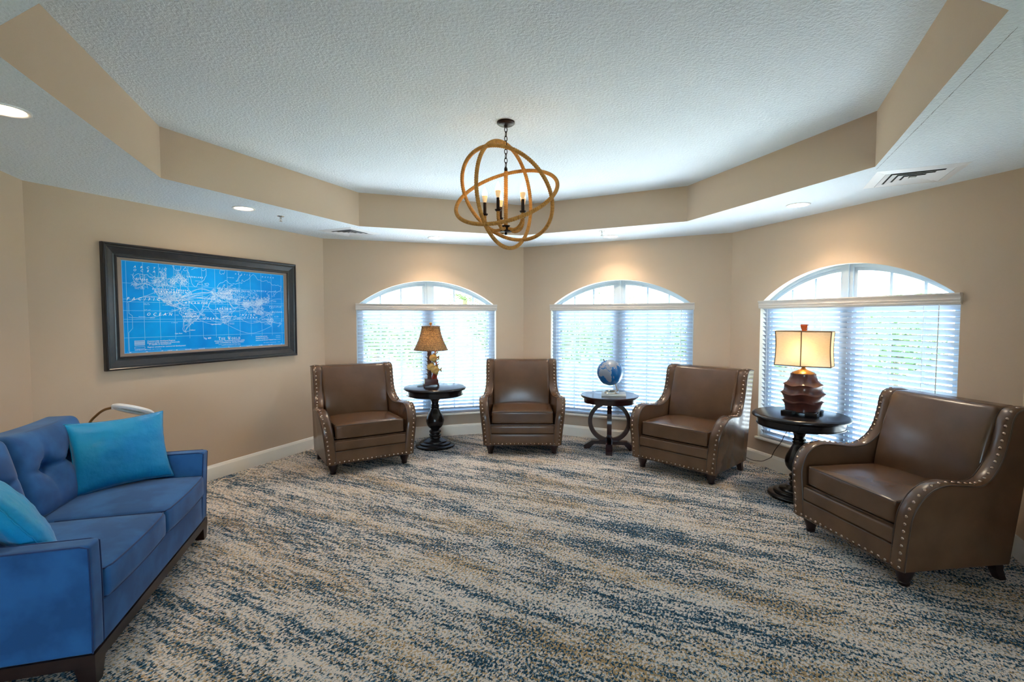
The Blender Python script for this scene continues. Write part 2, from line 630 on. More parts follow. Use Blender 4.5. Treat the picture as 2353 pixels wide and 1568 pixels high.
# baseboards with a moulded top
BB = [(0, 0), (-0.016, 0), (-0.016, 0.108), (-0.014, 0.116), (-0.010, 0.120), (-0.009, 0.130), (-0.005, 0.136), (0, 0.138)]
for k, (nm, a, b, wc) in enumerate(WALLS):
    va, vb = Vector(a), Vector(b)
    L = (vb - va).length
    mb = MB()
    n = len(BB)
    mb.add([(0, y, z) for y, z in BB] + [(L, y, z) for y, z in BB], [(i, i + 1, n + i + 1, n + i) for i in range(n - 1)])
    o = mb.build('baseboard_' + nm[5:], M_TRIM, smooth=50)
    o.location = (va.x, va.y, 0)
    o.rotation_euler = (0, 0, math.atan2(vb.y - va.y, vb.x - va.x))
    tag(o, kind='structure')


# ------------------------------------------------------------------ windows
def wall_frame(p0, p1, s):
    a, b = Vector(p0), Vector(p1)
    t = (b - a).normalized()
    P = a + t * s
    return (P.x, P.y, 0), math.atan2(t.y, t.x)


def arch_strip(mb, x0, x1, inner, outer, y0, y1, n=24):
    """solid band between two arch offsets (inner, outer measured down from the opening edge) for x in [x0,x1]"""
    def pt(x, off):
        return arch_z(x * (WIN_HALF / (WIN_HALF)), WIN_HALF, WIN_Z1, WIN_APEX) - off
    vs_, fs_ = [], []
    for i in range(n + 1):
        x = x0 + (x1 - x0) * i / n
        for off in (outer, inner):
            z = pt(x, off)
            vs_ += [(x, y0, z), (x, y1, z)]
    for i in range(n):
        a, b = i * 4, i * 4 + 4
        fs_ += [(a, b, b + 2, a + 2), (a + 1, a + 3, b + 3, b + 1), (a, a + 1, b + 1, b), (a + 2, b + 2, b + 3, a + 3)]
    fs_ += [(0, 2, 3, 1), (n * 4, n * 4 + 1, n * 4 + 3, n * 4 + 2)]
    mb.add(vs_, fs_)


def make_window(name, loc, rot):
    w = thing(name, None, None, loc, rot)
    tag(w, kind='structure')
    FY0, FY1 = 0.075, 0.125
    mb = MB()
    arch_strip(mb, -WIN_HALF, WIN_HALF, 0.030, 0.0, FY0, FY1, 40)
    for s in (-1, 1):
        xa, xb = sorted((s * WIN_HALF, s * (WIN_HALF - 0.05)))
        mb.box(xa, xb, FY0, FY1, WIN_Z0, WIN_Z1 + 0.01)
    mb.box(-WIN_HALF, WIN_HALF, FY0, FY1, WIN_Z0, WIN_Z0 + 0.05)
    mb.build('window_frame', M_VINYL, w, smooth=30)
    mb = MB()
    zc = WIN_APEX - 0.002
    mb.box(-0.045, 0.045, FY0 - 0.005, FY1, WIN_Z0, zc)
    mb.box(-0.016, 0.016, FY0 - 0.02, FY0, WIN_Z0, zc)
    mb.build('mullion', M_VINYL, w, smooth=0)
    # sash frames
    for s in (-1, 1):
        mb = MB()
        x0, x1 = (0.045, WIN_HALF - 0.05) if s > 0 else (-WIN_HALF + 0.05, -0.045)
        arch_strip(mb, x0, x1, 0.058, 0.030, FY0 + 0.01, FY1 - 0.01, 24)
        mb.box(x0, x0 + 0.03, FY0 + .01, FY1 - .01, WIN_Z0 + 0.05, arch_z(x0 + (0.03 if s < 0 else 0)) - 0.05 if s > 0 else arch_z(x0 + .03) - 0.085)
        mb.box(x1 - 0.03, x1, FY0 + .01, FY1 - .01, WIN_Z0 + 0.05, arch_z(x1 - (0.03 if s > 0 else 0)) - 0.06 if s < 0 else arch_z(x1 - 0.03) - 0.085)
        mb.build('sash', M_VINYL, w, smooth=30)
    for s in (-1, 1):
        edges = [0.070, 0.335, 0.585, WIN_HALF - 0.055]
        for i in range(3):
            x0, x1 = s * edges[i], s * edges[i + 1]
            if i < 2:
                mb = MB()
                mb.box(x1 - 0.011, x1 + 0.011, FY0 + 0.03, FY1 - 0.012, WIN_Z0 + 0.05, arch_z(x1) - 0.055)
                mb.build('muntin', M_VINYL, w, smooth=0)
            mb = MB()
            n = 10
            xa, xb = min(x0, x1), max(x0, x1)
            top = [(xa + (xb - xa) * k / n) for k in range(n + 1)]
            ring = [(xa, WIN_Z0 + .05), (xb, WIN_Z0 + .05)] + [(x, arch_z(x) - 0.055) for x in reversed(top)]
            yg = (FY0 + FY1) / 2 + 0.01
            mb.add([(x, yg, z) for x, z in ring], [tuple(range(len(ring)))])
            mb.build('pane', M_GLASS, w, smooth=0)
    mb = MB()
    mb.rbox((0, 0.035, WIN_Z0 - 0.008), (WIN_HALF + 0.018, 0.062, 0.011), 0.006, 1)
    mb.build('window_sill', M_TRIM, w)
    return w


WIN = [(V_AB, V_BC, 1.233), (V_BC, V_CD, 1.262), (V_CD, V_DE, 1.282)]
for i, (a, b, s) in enumerate(WIN):
    loc, rz = wall_frame(a, b, s)
    make_window('window_%d' % (i + 1), loc, rz)


# ------------------------------------------------------------------ blinds
def make_blind():
    t = thing('window_blind', '', 'blind', group='white slatted window blinds')
    mb = MB()
    prof = [(0.02, 1.603), (-0.012, 1.603), (-0.014, 1.612), (-0.020, 1.614), (-0.020, 1.622), (-0.016, 1.624), (-0.016, 1.632), (-0.022, 1.634),
            (-0.022, 1.640), (-0.018, 1.643), (-0.018, 1.650), (-0.026, 1.668), (-0.030, 1.672), (-0.030, 1.682), (0.02, 1.682)]
    n = len(prof)
    W = 0.879
    mb.add([(-W, y, z) for y, z in prof] + [(W, y, z) for y, z in prof],
           [tuple(range(n)), tuple(reversed(range(n, 2 * n)))] + [(i, n + i, n + (i + 1) % n, (i + 1) % n) for i in range(n)])
    mb.build('valance', M_VALANCE, t, smooth=30)
    # one slat mesh shared by all
    mb = MB()
    tilt = R(44)
    hw, th, W = 0.025, 0.0014, 0.858
    vs_, fs_ = [], []
    cols = []
    for k in range(5):
        u = -1 + 2 * k / 4
        y = u * hw
        crown = 0.003 * (1 - u * u)
        yy = y * math.cos(tilt) + crown * math.sin(tilt)
        zz = -y * math.sin(tilt) + crown * math.cos(tilt)
        cols.append((yy, zz))
    for x in (-W, W):
        for (y, z) in cols:
            vs_ += [(x, y, z - th), (x, y, z + th)]
    m_ = len(cols) * 2
    for k in range(4):
        a = k * 2
        fs_ += [(a, a + 2, m_ + a + 2, m_ + a), (a + 1, m_ + a + 1, m_ + a + 3, a + 3)]
        fs_ += [(a, a + 1, a + 3, a + 2), (m_ + a, m_ + a + 2, m_ + a + 3, m_ + a + 1)]
    fs_ += [(0, m_, m_ + 1, 1), (8, 9, m_ + 9, m_ + 8)]
    mb.add(vs_, fs_)
    NS = 29
    z_top, z_bot = 1.582, 0.345
    first = None
    for i in range(NS):
        z = z_top + (z_bot - z_top) * i / (NS - 1)
        if first is None:
            first = mb.build('slat', M_SLAT, t, smooth=30, loc=(0, 0.040, z))
        else:
            share('slat', first, t, (0, 0.040, z))
    mb = MB()
    mb.rbox((0, 0.040, 0.306), (0.858, 0.026, 0.009), 0.005, 1)
    mb.build('bottom_rail', M_SLAT, t)
    mb = MB()
    mb.box(-0.862, 0.862, 0.012, 0.07, 1.60, 1.655)
    mb.build('head_rail', M_SLAT, t, smooth=0)
    ladder = None
    for x in (-0.80, -0.49, -0.19, 0.19, 0.63):
        if ladder is None:
            mb = MB()
            for yy in (0.017, 0.063):
                mb.box(-0.0011, 0.0011, yy - 0.001, yy + 0.001, 0.30, 1.61)
            ladder = mb.build('ladder_cord', M_CORD, t, smooth=0, loc=(x, 0, 0))
        else:
            share('ladder_cord', ladder, t, (x, 0, 0))
    mb = MB()
    mb.tube([(0.735, 0.006, 1.603), (0.735, 0.004, 1.3), (0.732, 0.004, 0.78)], 0.0035, 6)
    mb.build('tilt_wand', M_CORD, t)
    return t


blind = make_blind()
BL = ['white slatted blind with valance behind the wicker fish lamp', 'white slatted blind with valance behind the desk globe',
      'white slatted blind with valance behind the ribbed brown lamp']
for i, (a, b, s) in enumerate(WIN):
    o = blind if i == 0 else copy_tree(blind)
    o.location, rz = wall_frame(a, b, s)
    o.rotation_euler = (0, 0, rz)
    o['label'] = BL[i]


# ------------------------------------------------------------------ ceiling fittings
def make_can():
    t = thing('recessed_light', '', 'ceiling light', group='recessed ceiling downlights')
    mb = MB()
    mb.lathe([(0.090, 0.0), (0.090, -0.004), (0.086, -0.007), (0.074, -0.006), (0.068, -0.001)], 40, close=False)
    mb.build('trim_ring', M_WHITE_METAL, t)
    mb = MB()
    mb.lathe([(0.070, -0.002), (0.066, -0.003), (0.0, -0.003)], 32, close=False)
    mb.build('diffuser', M_CAN, t)
    ld = bpy.data.lights.new('downlight', 'SPOT')
    ld.energy = CAN_W
    ld.color = (1.0, 0.80, 0.58)
    ld.spot_size = R(125)
    ld.spot_blend = 0.75
    ld.shadow_soft_size = 0.06
    lo = bpy.data.objects.new('downlight', ld)
    COL.objects.link(lo)
    lo.parent = t
    lo.location = (0, 0, -0.012)
    return t


CAN_W = 15.0
CANS = [(-2.268, 2.247, 'round recessed light at the frame edge above the blue sofa'),
        (-2.282, 4.232, 'round recessed light above the framed blue map'),
        (-0.89, 5.76, 'round recessed light above the window with the wicker lamp'),
        (1.119, 5.66, 'round recessed light above the window with the globe'),
        (2.357, 4.10, 'round recessed light above the window with the ribbed brown lamp')]
can = None
for x, y, lb in CANS:
    o = make_can() if can is None else copy_tree(can)
    can = can or o
    o.location = (x, y, ZS)
    o['label'] = lb
for x, lb in ((-3.2, 'unseen fill light added in the lobby behind the viewer, sofa side'), (3.2, 'unseen fill light added in the lobby behind the viewer, chair side')):
    o = copy_tree(can)                                       # unseen lobby lights added as fill from behind the camera
    o.location = (x, -3.2, ZS)
    o['label'] = lb


def make_vent():
    t = thing('ceiling_vent', '', 'vent', group='square ceiling air vents')

    def sq(mb, o, zo, i, zi, th=0.0025):
        vs_ = []
        for (h, z) in ((o, zo), (i, zi)):
            for zz in (z, z + th):
                vs_ += [(-h, -h, zz), (h, -h, zz), (h, h, zz), (-h, h, zz)]
        fs_ = []
        for k in range(4):
            j = (k + 1) % 4
            fs_ += [(k, j, 8 + j, 8 + k), (4 + k, 12 + k, 12 + j, 4 + j), (k, 4 + k, 4 + j, j), (8 + k, 8 + j, 12 + j, 12 + k)]
        mb.add(vs_, fs_)
    H = 0.232
    mb = MB()
    sq(mb, H, -0.001, H - 0.055, -0.011)
    mb.build('vent_frame', M_WHITE_METAL, t, smooth=0)
    mb = MB()
    mb.box(-H + 0.02, H - 0.02, -H + 0.02, H - 0.02, -0.002, -0.001)  # flat dark sheet standing in for the shade between the louvers
    mb.build('louver_shade', M_VENTDARK, t, smooth=0)
    for k in range(4):
        o = H - 0.058 - k * 0.040
        mb = MB()
        sq(mb, o, -0.0105, o - 0.033, -0.0035, .0012)
        mb.build('louver', M_WHITE_METAL, t, smooth=0)
    mb = MB()
    mb.box(-0.014, 0.014, -0.014, 0.014, -0.011, -0.004)
    mb.build('center_plate', M_WHITE_METAL, t, smooth=0)
    return t


v1 = make_vent()
v1.location = (-1.765, 5.40, ZS)
v1.rotation_euler = (0, 0, R(-25))
v1['label'] = 'white square air vent in the soffit near the wicker lamp window'
v2 = copy_tree(v1)
v2.location = (2.64, 3.29, ZS)
v2.rotation_euler = (0, 0, R(-26))
v2['label'] = 'white square air vent in the soffit beside the plaster crack'


def make_sprinkler():
    t = thing('fire_sprinkler', '', 'sprinkler', group='ceiling sprinkler heads')
    mb = MB()
    mb.lathe([(0.030, 0), (0.029, -0.004), (0.016, -0.008), (0.0, -0.008)], 24)
    mb.build('escutcheon', M_CHROME, t)
    mb = MB()
    mb.lathe([(0.007, -0.006), (0.007, -0.022), (0.003, -0.024), (0.003, -0.046), (0.0, -0.046)], 12)
    mb.build('nozzle', M_CHROME, t)
    mb = MB()
    mb.lathe([(0.0, -0.046), (0.013, -0.046), (0.013, -0.048), (0.0, -0.048)], 16)
    mb.build('deflector', M_CHROME, t)
    for s in (-1, 1):
        mb = MB()
        mb.tube([(0.006 * s, 0, -0.018), (0.011 * s, 0, -0.030), (0.003 * s, 0, -0.045)], 0.0016, 6)
        mb.build('arm', M_CHROME, t)
    return t


s1 = make_sprinkler()
s1.location = (-2.119, 4.555, ZS)
s1['label'] = 'small sprinkler head on the soffit above the framed map'
s2 = copy_tree(s1)
s2.location = (0.963, 5.322, ZS)
s2['label'] = 'small sprinkler head on the soffit above the globe'


# ------------------------------------------------------------------ rope orb chandelier
def make_chandelier():
    cx, cy = -0.04, 3.255
    t = thing('chandelier', 'round jute rope chandelier with candle bulbs hanging by chain', 'chandelier', (cx, cy, 0))
    mb = MB()
    mb.lathe([(0.0, ZT), (0.058, ZT), (0.058, ZT - 0.010), (0.048, ZT - 0.018), (0.044, ZT - 0.020), (0.012, ZT - 0.024), (0.010, ZT - 0.036), (0.0, ZT - 0.036)][::-1], 36)
    mb.build('canopy', M_BRONZE, t)
    # chain
    z = ZT - 0.030
    k = 0
    mbs = None
    while z > 2.478:
        hl = 0.018 if k != 3 else 0.030
        mb = MB()
        pts = []
        for i in range(20):
            a = 2 * PI * i / 20
            pts.append((0.0095 * math.cos(a) * (1.25 if k == 3 else 1), 0, hl * math.sin(a)))
        mb.tube(pts, 0.0026, 6, closed=True)
        o = mb.build('chain_link', M_BRONZE, t, loc=(0, 0, z - hl))
        o.rotation_euler = (0, 0, R(25 + 90 * (k % 2)))
        z -= 2 * hl - 0.007
        k += 1
    # rope stem
    def rope(pts, r, closed, pitch=0.0145, n=10, slant=1.0):
        mb = MB()
        P = [Vector(p) for p in pts]
        s = [0.0]
        for i in range(1, len(P)):
            s.append(s[-1] + (P[i] - P[i - 1]).length)
        total = s[-1] + ((P[0] - P[-1]).length if closed else 0)
        nw = max(3, round(total / pitch))

        def rf(i, a):
            ph = 2 * PI * nw * s[i] / total + slant * a
            return 1.0 + 0.11 * (abs(math.cos(ph / 2)) * 2 - 1.2)
        mb.tube(P, r, n, closed, rf)
        return mb

    def line(a, b, n):
        a, b = Vector(a), Vector(b)
        return [a.lerp(b, i / n) for i in range(n + 1)]
    mb = rope(line((0, 0, 2.462), (0, 0, 2.10), 130), 0.0125, False)
    mb.build('rope_stem', M_ROPE, t)
    mb = MB()
    mb.lathe([(0, 2.482), (0.009, 2.482), (0.011, 2.460), (0, 2.460)][::-1], 16)
    mb.build('stem_cap', M_BRONZE, t)
    mb = MB()
    mb.lathe([(0, 2.052), (0.007, 2.053), (0.010, 2.060), (0.006, 2.067), (0.012, 2.070), (0.036, 2.072), (0.038, 2.078), (0.027, 2.082), (0.025, 2.108), (0.029, 2.112), (0.0, 2.114)], 28)
    mb.build('hub', M_BRONZE, t)
    # three great rope rings
    e = math.atan2(2.306 - 1.508, 3.255)
    Rv, Uv, Av = Vector((1, 0, 0)), Vector((0, -math.sin(e), math.cos(e))), Vector((0, math.cos(e), math.sin(e)))
    for (a, b, c), rad in (((0.858, 0.143, -0.49), 0.338), ((0.467, 0.467, 0.75), 0.334), ((-0.251, 0.874, -0.42), 0.342)):
        nrm = (Rv * a + Uv * b + Av * c).normalized()
        ux = nrm.orthogonal().normalized()
        uy = nrm.cross(ux)
        pts = [Vector((0, 0, 2.306)) + (ux * math.cos(q) + uy * math.sin(q)) * rad for q in [2 * PI * i / 720 for i in range(720)]]
        mb = rope(pts, 0.0122, True)
        mb.build('rope_ring', M_ROPE, t)
    for ang in (-110, -38, 34, 106, 178):
        d = Vector((math.cos(R(ang)), math.sin(R(ang)), 0))
        q = catmull([d * 0.024 + Vector((0, 0, 2.090)), d * 0.07 + Vector((0, 0, 2.080)), d * 0.112 + Vector((0, 0, 2.098)), d * 0.135 + Vector((0, 0, 2.135)), d * 0.138 + Vector((0, 0, 2.180))], 14)
        arm = rope(q, 0.0105, False).build('arm', M_ROPE, t)
        c = d * 0.138
        mb = MB()
        mb.lathe([(0.006, 2.176), (0.014, 2.178), (0.021, 2.186), (0.021, 2.189), (0.012, 2.184), (0.0, 2.184)], 24, (c.x, c.y, 0))
        mb.build('drip_cup', M_BRONZE, arm)
        mb = MB()
        mb.lathe([(0.0105, 2.182), (0.0105, 2.262), (0.0, 2.262)], 16, (c.x, c.y, 0))
        mb.build('candle_sleeve', M_BRONZE, arm)
        mb = MB()
        mb.lathe([(0.008, 2.260), (0.014, 2.278), (0.0170, 2.297), (0.0174, 2.306)], 18, (c.x, c.y, 0), close=False)
        mb.build('bulb_collar', M_BULBBASE, arm)
        mb = MB()
        mb.lathe([(0.0172, 2.306), (0.0170, 2.314), (0.0145, 2.328), (0.009, 2.345), (0.0035, 2.359), (0.0, 2.366)], 18, (c.x, c.y, 0))
        mb.build('candle_bulb', M_BULB, arm)
    return t


make_chandelier()


# ------------------------------------------------------------------ leather wing chairs
def make_chair():
    t = thing('wing_chair', '', 'armchair', group='brown leather wing chairs')
    top = catmull([(-.08, .385), (-.076, .43), (-.058, .485), (-.018, .548), (.045, .592), (.12, .606), (.21, .598), (.33, .586), (.415, .604), (.49, .665), (.538, .75), (.568, .86), (.585, .938), (.622, .984), (.69, .994), (.745, .985)], 4)
    top = [(p[0], p[1]) for p in [(Vector((q[0], q[1], 0)).x, q[1]) for q in [(v.x, v.y) for v in top]]]
    K = len(top) - 1
    Mr = 9

    def xo(y, z):
        b = max(0.0, min(1.0, (z - .11) / .50)) ** 1.25 * (1 - smoothstep(.22, .56, y))
        return .425 + .056 * b

    def panel(s):
        P = [[None] * (Mr + 1) for _ in range(K + 1)]
        for k in range(K + 1):
            u = k / K
            bx, bz = -.08 + .68 * u, .11
            tx, tz = top[k]
            for m in range(Mr + 1):
                w = m / Mr
                P[k][m] = (bx + (tx - bx) * (w ** 1.0), bz + (tz - bz) * w)
        TH = .088
        vs_, fs_ = [], []
        idx = {}
        for side in (0, 1):
            for k in range(K + 1):
                for m in range(Mr + 1):
                    y, z = P[k][m]
                    x = xo(y, z) - (TH if side else 0)
                    idx[(side, k, m)] = len(vs_)
                    vs_.append((s * x, y, z))
        for k in range(K):
            for m in range(Mr):
                a, b, c, d = [(k, m), (k + 1, m), (k + 1, m + 1), (k, m + 1)]
                for side in (0, 1):
                    q = [idx[(side,) + e_] for e_ in (a, b, c, d)]
                    fs_.append(tuple(q) if (side == 0) == (s > 0) else tuple(reversed(q)))
        per = [(0, m) for m in range(Mr + 1)] + [(k, Mr) for k in range(1, K + 1)] + [(K, m) for m in range(Mr - 1, -1, -1)] + [(k, 0) for k in range(K - 1, 0, -1)]
        n = len(per)
        nor = []
        for i in range(n):
            a, b = Vector(P[per[i - 1][0]][per[i - 1][1]]), Vector(P[per[(i + 1) % n][0]][per[(i + 1) % n][1]])
            d = (b - a).normalized()
            nor.append(Vector((-d.y, d.x)))
        loops = [[idx[(0,) + p] for p in per]]
        for (f, o) in ((.12, .007), (.5, .0105), (.88, .007)):
            ring = []
            for i, p in enumerate(per):
                y, z = P[p[0]][p[1]]
                x = xo(y, z) - TH * f
                ring.append(len(vs_))
                vs_.append((s * x, y + nor[i].x * o, z + nor[i].y * o))
            loops.append(ring)
        loops.append([idx[(1,) + p] for p in per])
        for a, b in zip(loops, loops[1:]):
            for i in range(n):
                j = (i + 1) % n
                q = (a[i], a[j], b[j], b[i])
                fs_.append(q if s < 0 else tuple(reversed(q)))
        mb = MB()
        mb.add(vs_, fs_)
        po = mb.build('arm_panel', M_LEATHER, t, smooth=50)
        # visible outline (front and top) for piping and nails
        vis = [(0, m) for m in range(Mr + 1)] + [(k, Mr) for k in range(1, K + 1)]
        yz = [P[a][b] for a, b in vis]
        mb = MB()
        mb.tube([(s * (xo(y, z) + .001), y, z) for y, z in yz], .0042, 6)
        mb.tube([(s * (xo(y, z) - TH - .001), y, z) for y, z in yz], .0042, 6)
        mb.build('piping', M_LEATHER_PIPE, po)
        # arc-length resample for nails
        acc = [0.0]
        for i in range(1, len(yz)):
            acc.append(acc[-1] + (Vector(yz[i]) - Vector(yz[i - 1])).length)
        pos = .018
        out = []
        while pos < acc[-1] - .10:
            i = max(k for k in range(len(acc)) if acc[k] <= pos)
            f = (pos - acc[i]) / max(1e-6, acc[i + 1] - acc[i])
            a, b = Vector(yz[i]), Vector(yz[i + 1])
            q = a.lerp(b, f)
            d = (b - a).normalized()
            nn = Vector((-d.y, d.x))
            out.append((s * (xo(q.x, q.y) - .026), q.x + nn.x * .0095, q.y + nn.y * .0095, nn))
            pos += .0425
        return out
    nails = panel(-1) + panel(1)

    def pipe(mb, pts, r=.0042, closed=False):
        mb.tube(pts, r, 6, closed)
    # hidden body
    mb = MB()
    mb.box(-.36, .36, -.05, .58, .115, .335)
    mb.build('seat_base', M_LEATHER, t, smooth=0)
    mb = MB()
    mb.rbox((0, -.045, .280), (.352, .036, .046), .014, 3)
    r1 = mb.build('upper_band', M_LEATHER, t)
    mb = MB()
    mb.rbox((0, -.047, .172), (.352, .036, .062), .012, 3)
    r2 = mb.build('lower_band', M_LEATHER, t)
    mb = MB()
    pipe(mb, [(-.352, -.082, .231), (.352, -.082, .231)], .003)
    pipe(mb, [(-.43, -.086, .112), (.43, -.086, .112)], .003)
    mb.build('piping', M_LEATHER_PIPE, r2)
    # seat cushion
    def crown(x, y, z):
        f = (1 - (x / .345) ** 2) * (1 - (y / .30) ** 2)
        f = max(0, f)
        w = 0.002 * math.sin(x * 70) * math.exp(-((y + .28) / .05) ** 2)
        return (x, y + w - (.012 * (1 - (x / .345) ** 2) if y < -.2 else 0), z + (.030 * f if z > 0 else 0) - .008 * (x / .34) ** 4 * (1 if z > 0 else 0))
    mb = MB()
    mb.rbox((0, .235, .411), (.338, .295, .069), .020, 9, crown)
    sc = mb.build('seat_cushion', M_LEATHER, t, smooth=60)
    mb = MB()
    for zz in (.470, .353):
        pts = []
        for i in range(41):
            x = -.33 + .66 * i / 40
            dz = -.008 * (x / .34) ** 4 if zz > .4 else 0
            pts.append((x, .235 - .295 - .012 * (1 - (x / .345) ** 2) + (.006 if abs(x) < .32 else .014), zz + dz + .004))
        pipe(mb, pts, .0045)
        for s in (-1, 1):
            pipe(mb, [(s * .334, -.045, zz - .002), (s * .336, .2, zz), (s * .336, .5, zz)], .0045)
    mb.build('piping', M_LEATHER_PIPE, sc)
    # back cushion
    def lean(x, y, z):
        f = max(0, (1 - (x / .345) ** 2)) * max(0, (1 - (z / .30) ** 2))
        yy = y - (.030 * f if y < 0 else 0)
        return (x, yy + .155 * (z / .29) * .5 + .02 * (z / .29) ** 2, z)
    mb = MB()
    mb.rbox((0, .575, .715), (.340, .075, .283), .028, 9, lean)
    mb.build('backrest', M_LEATHER, t, smooth=60)
    # outside back
    mb = MB()
    vs_, fs_ = [], []
    for i in range(9):
        w = i / 8
        y, z = .605 + (.745 - .605) * w ** 1.2, .112 + (.985 - .112) * w
        for x in (-.40, .40):
            vs_ += [(x, y, z), (x, y - .03, z)]
    for i in range(8):
        a = i * 4
        fs_ += [(a, a + 2, a + 6, a + 4), (a + 1, a + 5, a + 7, a + 3), (a, a + 4, a + 5, a + 1), (a + 2, a + 3, a + 7, a + 6)]
    fs_ += [(0, 1, 3, 2), (32, 34, 35, 33)]
    mb.add(vs_, fs_)
    mb.build('outer_back', M_LEATHER, t)
    mb = MB()
    mb.rbox((0, .690, .972), (.40, .055, .018), .012, 4)
    mb.build('top_rail', M_LEATHER, t)
    # nails
    mb = MB()
    mb.lathe([(.0102, 0), (.0095, .0030), (.006, .0056), (0, .0066)], 10)
    src = None
    allnails = [((x, y, z), Vector((0, nn.x, nn.y))) for x, y, z, nn in nails]
    for i in range(17):
        allnails.append(((-.352 + .044 * i, -.0835, .127), Vector((0, -1, 0))))
    for p, nn in allnails:
        o = mb.build('nail_head', M_NAIL, t) if src is None else share('nail_head', src, t)
        src = src or o
        o.location = p
        o.rotation_euler = nn.to_track_quat('Z', 'Y').to_euler()
    # legs
    mb = MB()
    mb.lathe([(.024, 0), (.028, .004), (.030, .018), (.027, .022), (.029, .026), (.044, .070), (.050, .092), (.048, .104), (.044, .112)], 24)
    leg = None
    for s in (-1, 1):
        o = mb.build('front_leg', M_ESP, t) if leg is None else share('front_leg', leg, t)
        leg = leg or o
        o.location = (s * .355, -.005, 0)
    for s in (-1, 1):
        mb = MB()
        b, tp = .021, .026
        cx = s * .375
        vs_ = []
        for (z, yc, h) in ((0, .605, b), (.06, .575, .024), (.118, .560, tp)):
            vs_ += [(cx - h, yc - h, z), (cx + h, yc - h, z), (cx + h, yc + h, z), (cx - h, yc + h, z)]
        fs_ = [(3, 2, 1, 0), (8, 9, 10, 11)]
        for l in (0, 4):
            fs_ += [(l + i, l + (i + 1) % 4, l + 4 + (i + 1) % 4, l + 4 + i) for i in range(4)]
        mb.add(vs_, fs_)
        mb.build('rear_leg', M_ESP, t, smooth=0)
    return t


def face_rot(d):
    return math.atan2(-d[0], d[1])


chair = make_chair()
CH = [((-1.427, 4.875), (-.521, .853), 'brown leather wing chair beside the map wall and the wicker lamp table'),
      ((.115, 5.425), (0.0, 1.0), 'brown leather wing chair facing straight out between the fish lamp and globe'),
      ((1.572, 4.672), (.727, .686), 'brown leather wing chair angled between the globe table and brown lamp table'),
      ((2.171, 3.067), (.990, .142), 'largest brown leather wing chair in front, side turned, cut by frame edge')]
for i, (p, d, lb) in enumerate(CH):
    o = chair if i == 0 else copy_tree(chair)
    o.location = (p[0], p[1], 0)
    o.rotation_euler = (0, 0, face_rot(d))
    o['label'] = lb


# ------------------------------------------------------------------ side tables
def make_pedestal():
    t = thing('pedestal_table', '', 'side table', group='black turned pedestal tables')
    mb = MB()
    mb.lathe([(.0, .672), (.352, .672), (.361, .677), (.364, .685), (.361, .694), (.350, .703), (.340, .706), (0, .706)], 64)
    mb.build('tabletop', M_BLACK, t)
    mb = MB()
    mb.lathe([(.0, .605), (.322, .605), (.330, .609), (.330, .616), (.324, .619), (.326, .662), (.336, .668), (.338, .674), (0, .674)], 64)
    mb.build('apron', M_BLACK, t)
    mb = MB()
    mb.lathe([(.070, .10), (.066, .112), (.060, .118), (.062, .122), (.070, .130), (.070, .140), (.060, .147), (.058, .155), (.066, .163), (.070, .172), (.068, .182), (.058, .190), (.050, .198), (.052, .208),
              (.062, .216), (.080, .232), (.096, .258), (.104, .290), (.104, .315), (.096, .345), (.082, .378), (.066, .408), (.054, .432), (.047, .448), (.046, .455), (.053, .460), (.054, .466), (.046, .471),
              (.044, .478), (.052, .483), (.052, .490), (.043, .496), (.041, .515), (.046, .535), (.058, .552), (.066, .560), (.062, .564), (.066, .570), (.074, .576), (.074, .584), (.085, .595), (.095, .606), (0, .608)], 40)
    mb.build('column', M_BLACK, t)
    mb = MB()
    mb.lathe([(.226, 0), (.231, .006), (.231, .020), (.224, .027), (.192, .031), (.187, .033), (.187, .046), (.180, .053), (.152, .056), (.148, .058), (.147, .066), (.140, .073), (.108, .084), (.094, .092), (.086, .098), (.072, .103), (0, .104)], 56)
    mb.build('base', M_BLACK, t)
    return t


ped = make_pedestal()
ped.location = (-.905, 5.74, 0)
ped['label'] = 'black turned pedestal table holding the wicker fish lamp'
ped2 = copy_tree(ped)
ped2.location = (2.415, 4.09, 0)
ped2['label'] = 'black turned pedestal table holding the ribbed brown lamp'

RT = (1.118, 5.60)
t = thing('ring_table', 'dark cherry round table on crossed rings holding the globe', 'side table', (RT[0], RT[1], 0), R(-11.3))
mb = MB()
mb.lathe([(0, .606), (.324, .606), (.330, .612), (.330, .622), (.324, .629), (0, .630)], 64)
mb.build('tabletop', M_CHERRY, t)
mb = MB()
mb.lathe([(0, .548), (.296, .548), (.298, .552), (.298, .608), (0, .608)], 64)
mb.build('apron', M_CHERRY, t)
for k in range(2):
    mb = MB()
    vs_, fs_ = [], []
    n = 64
    Ro, Ri, hw = .241, .195, .025
    for i in range(n):
        a = 2 * PI * i / n
        for (r, y) in ((Ro, -hw), (Ro, hw), (Ri, hw), (Ri, -hw)):
            vs_.append((r * math.cos(a), y, .320 + r * math.sin(a)))
    for i in range(n):
        j = (i + 1) % n
        for q in range(4):
            fs_.append((i * 4 + q, i * 4 + (q + 1) % 4, j * 4 + (q + 1) % 4, j * 4 + q))
    mb.add(vs_, fs_)
    o = mb.build('ring', M_CHERRY, t, smooth=35)
    o.rotation_euler = (0, 0, R(90) * k)
for k in range(4):
    prof = [(.0, .060), (.17, .060), (.225, .0), (.285, .0), (.285, .040), (.20, .098), (.0, .100)]
    mb = MB()
    hw = .036
    n = len(prof)
    mb.add([(x, -hw, z) for x, z in prof] + [(x, hw, z) for x, z in prof], [tuple(range(n)), tuple(reversed(range(n, 2 * n)))] + [(i, n + i, n + (i + 1) % n, (i + 1) % n) for i in range(n)])
    o = mb.build('foot', M_CHERRY, t, smooth=20)
    o.rotation_euler = (0, 0, R(90) * k)


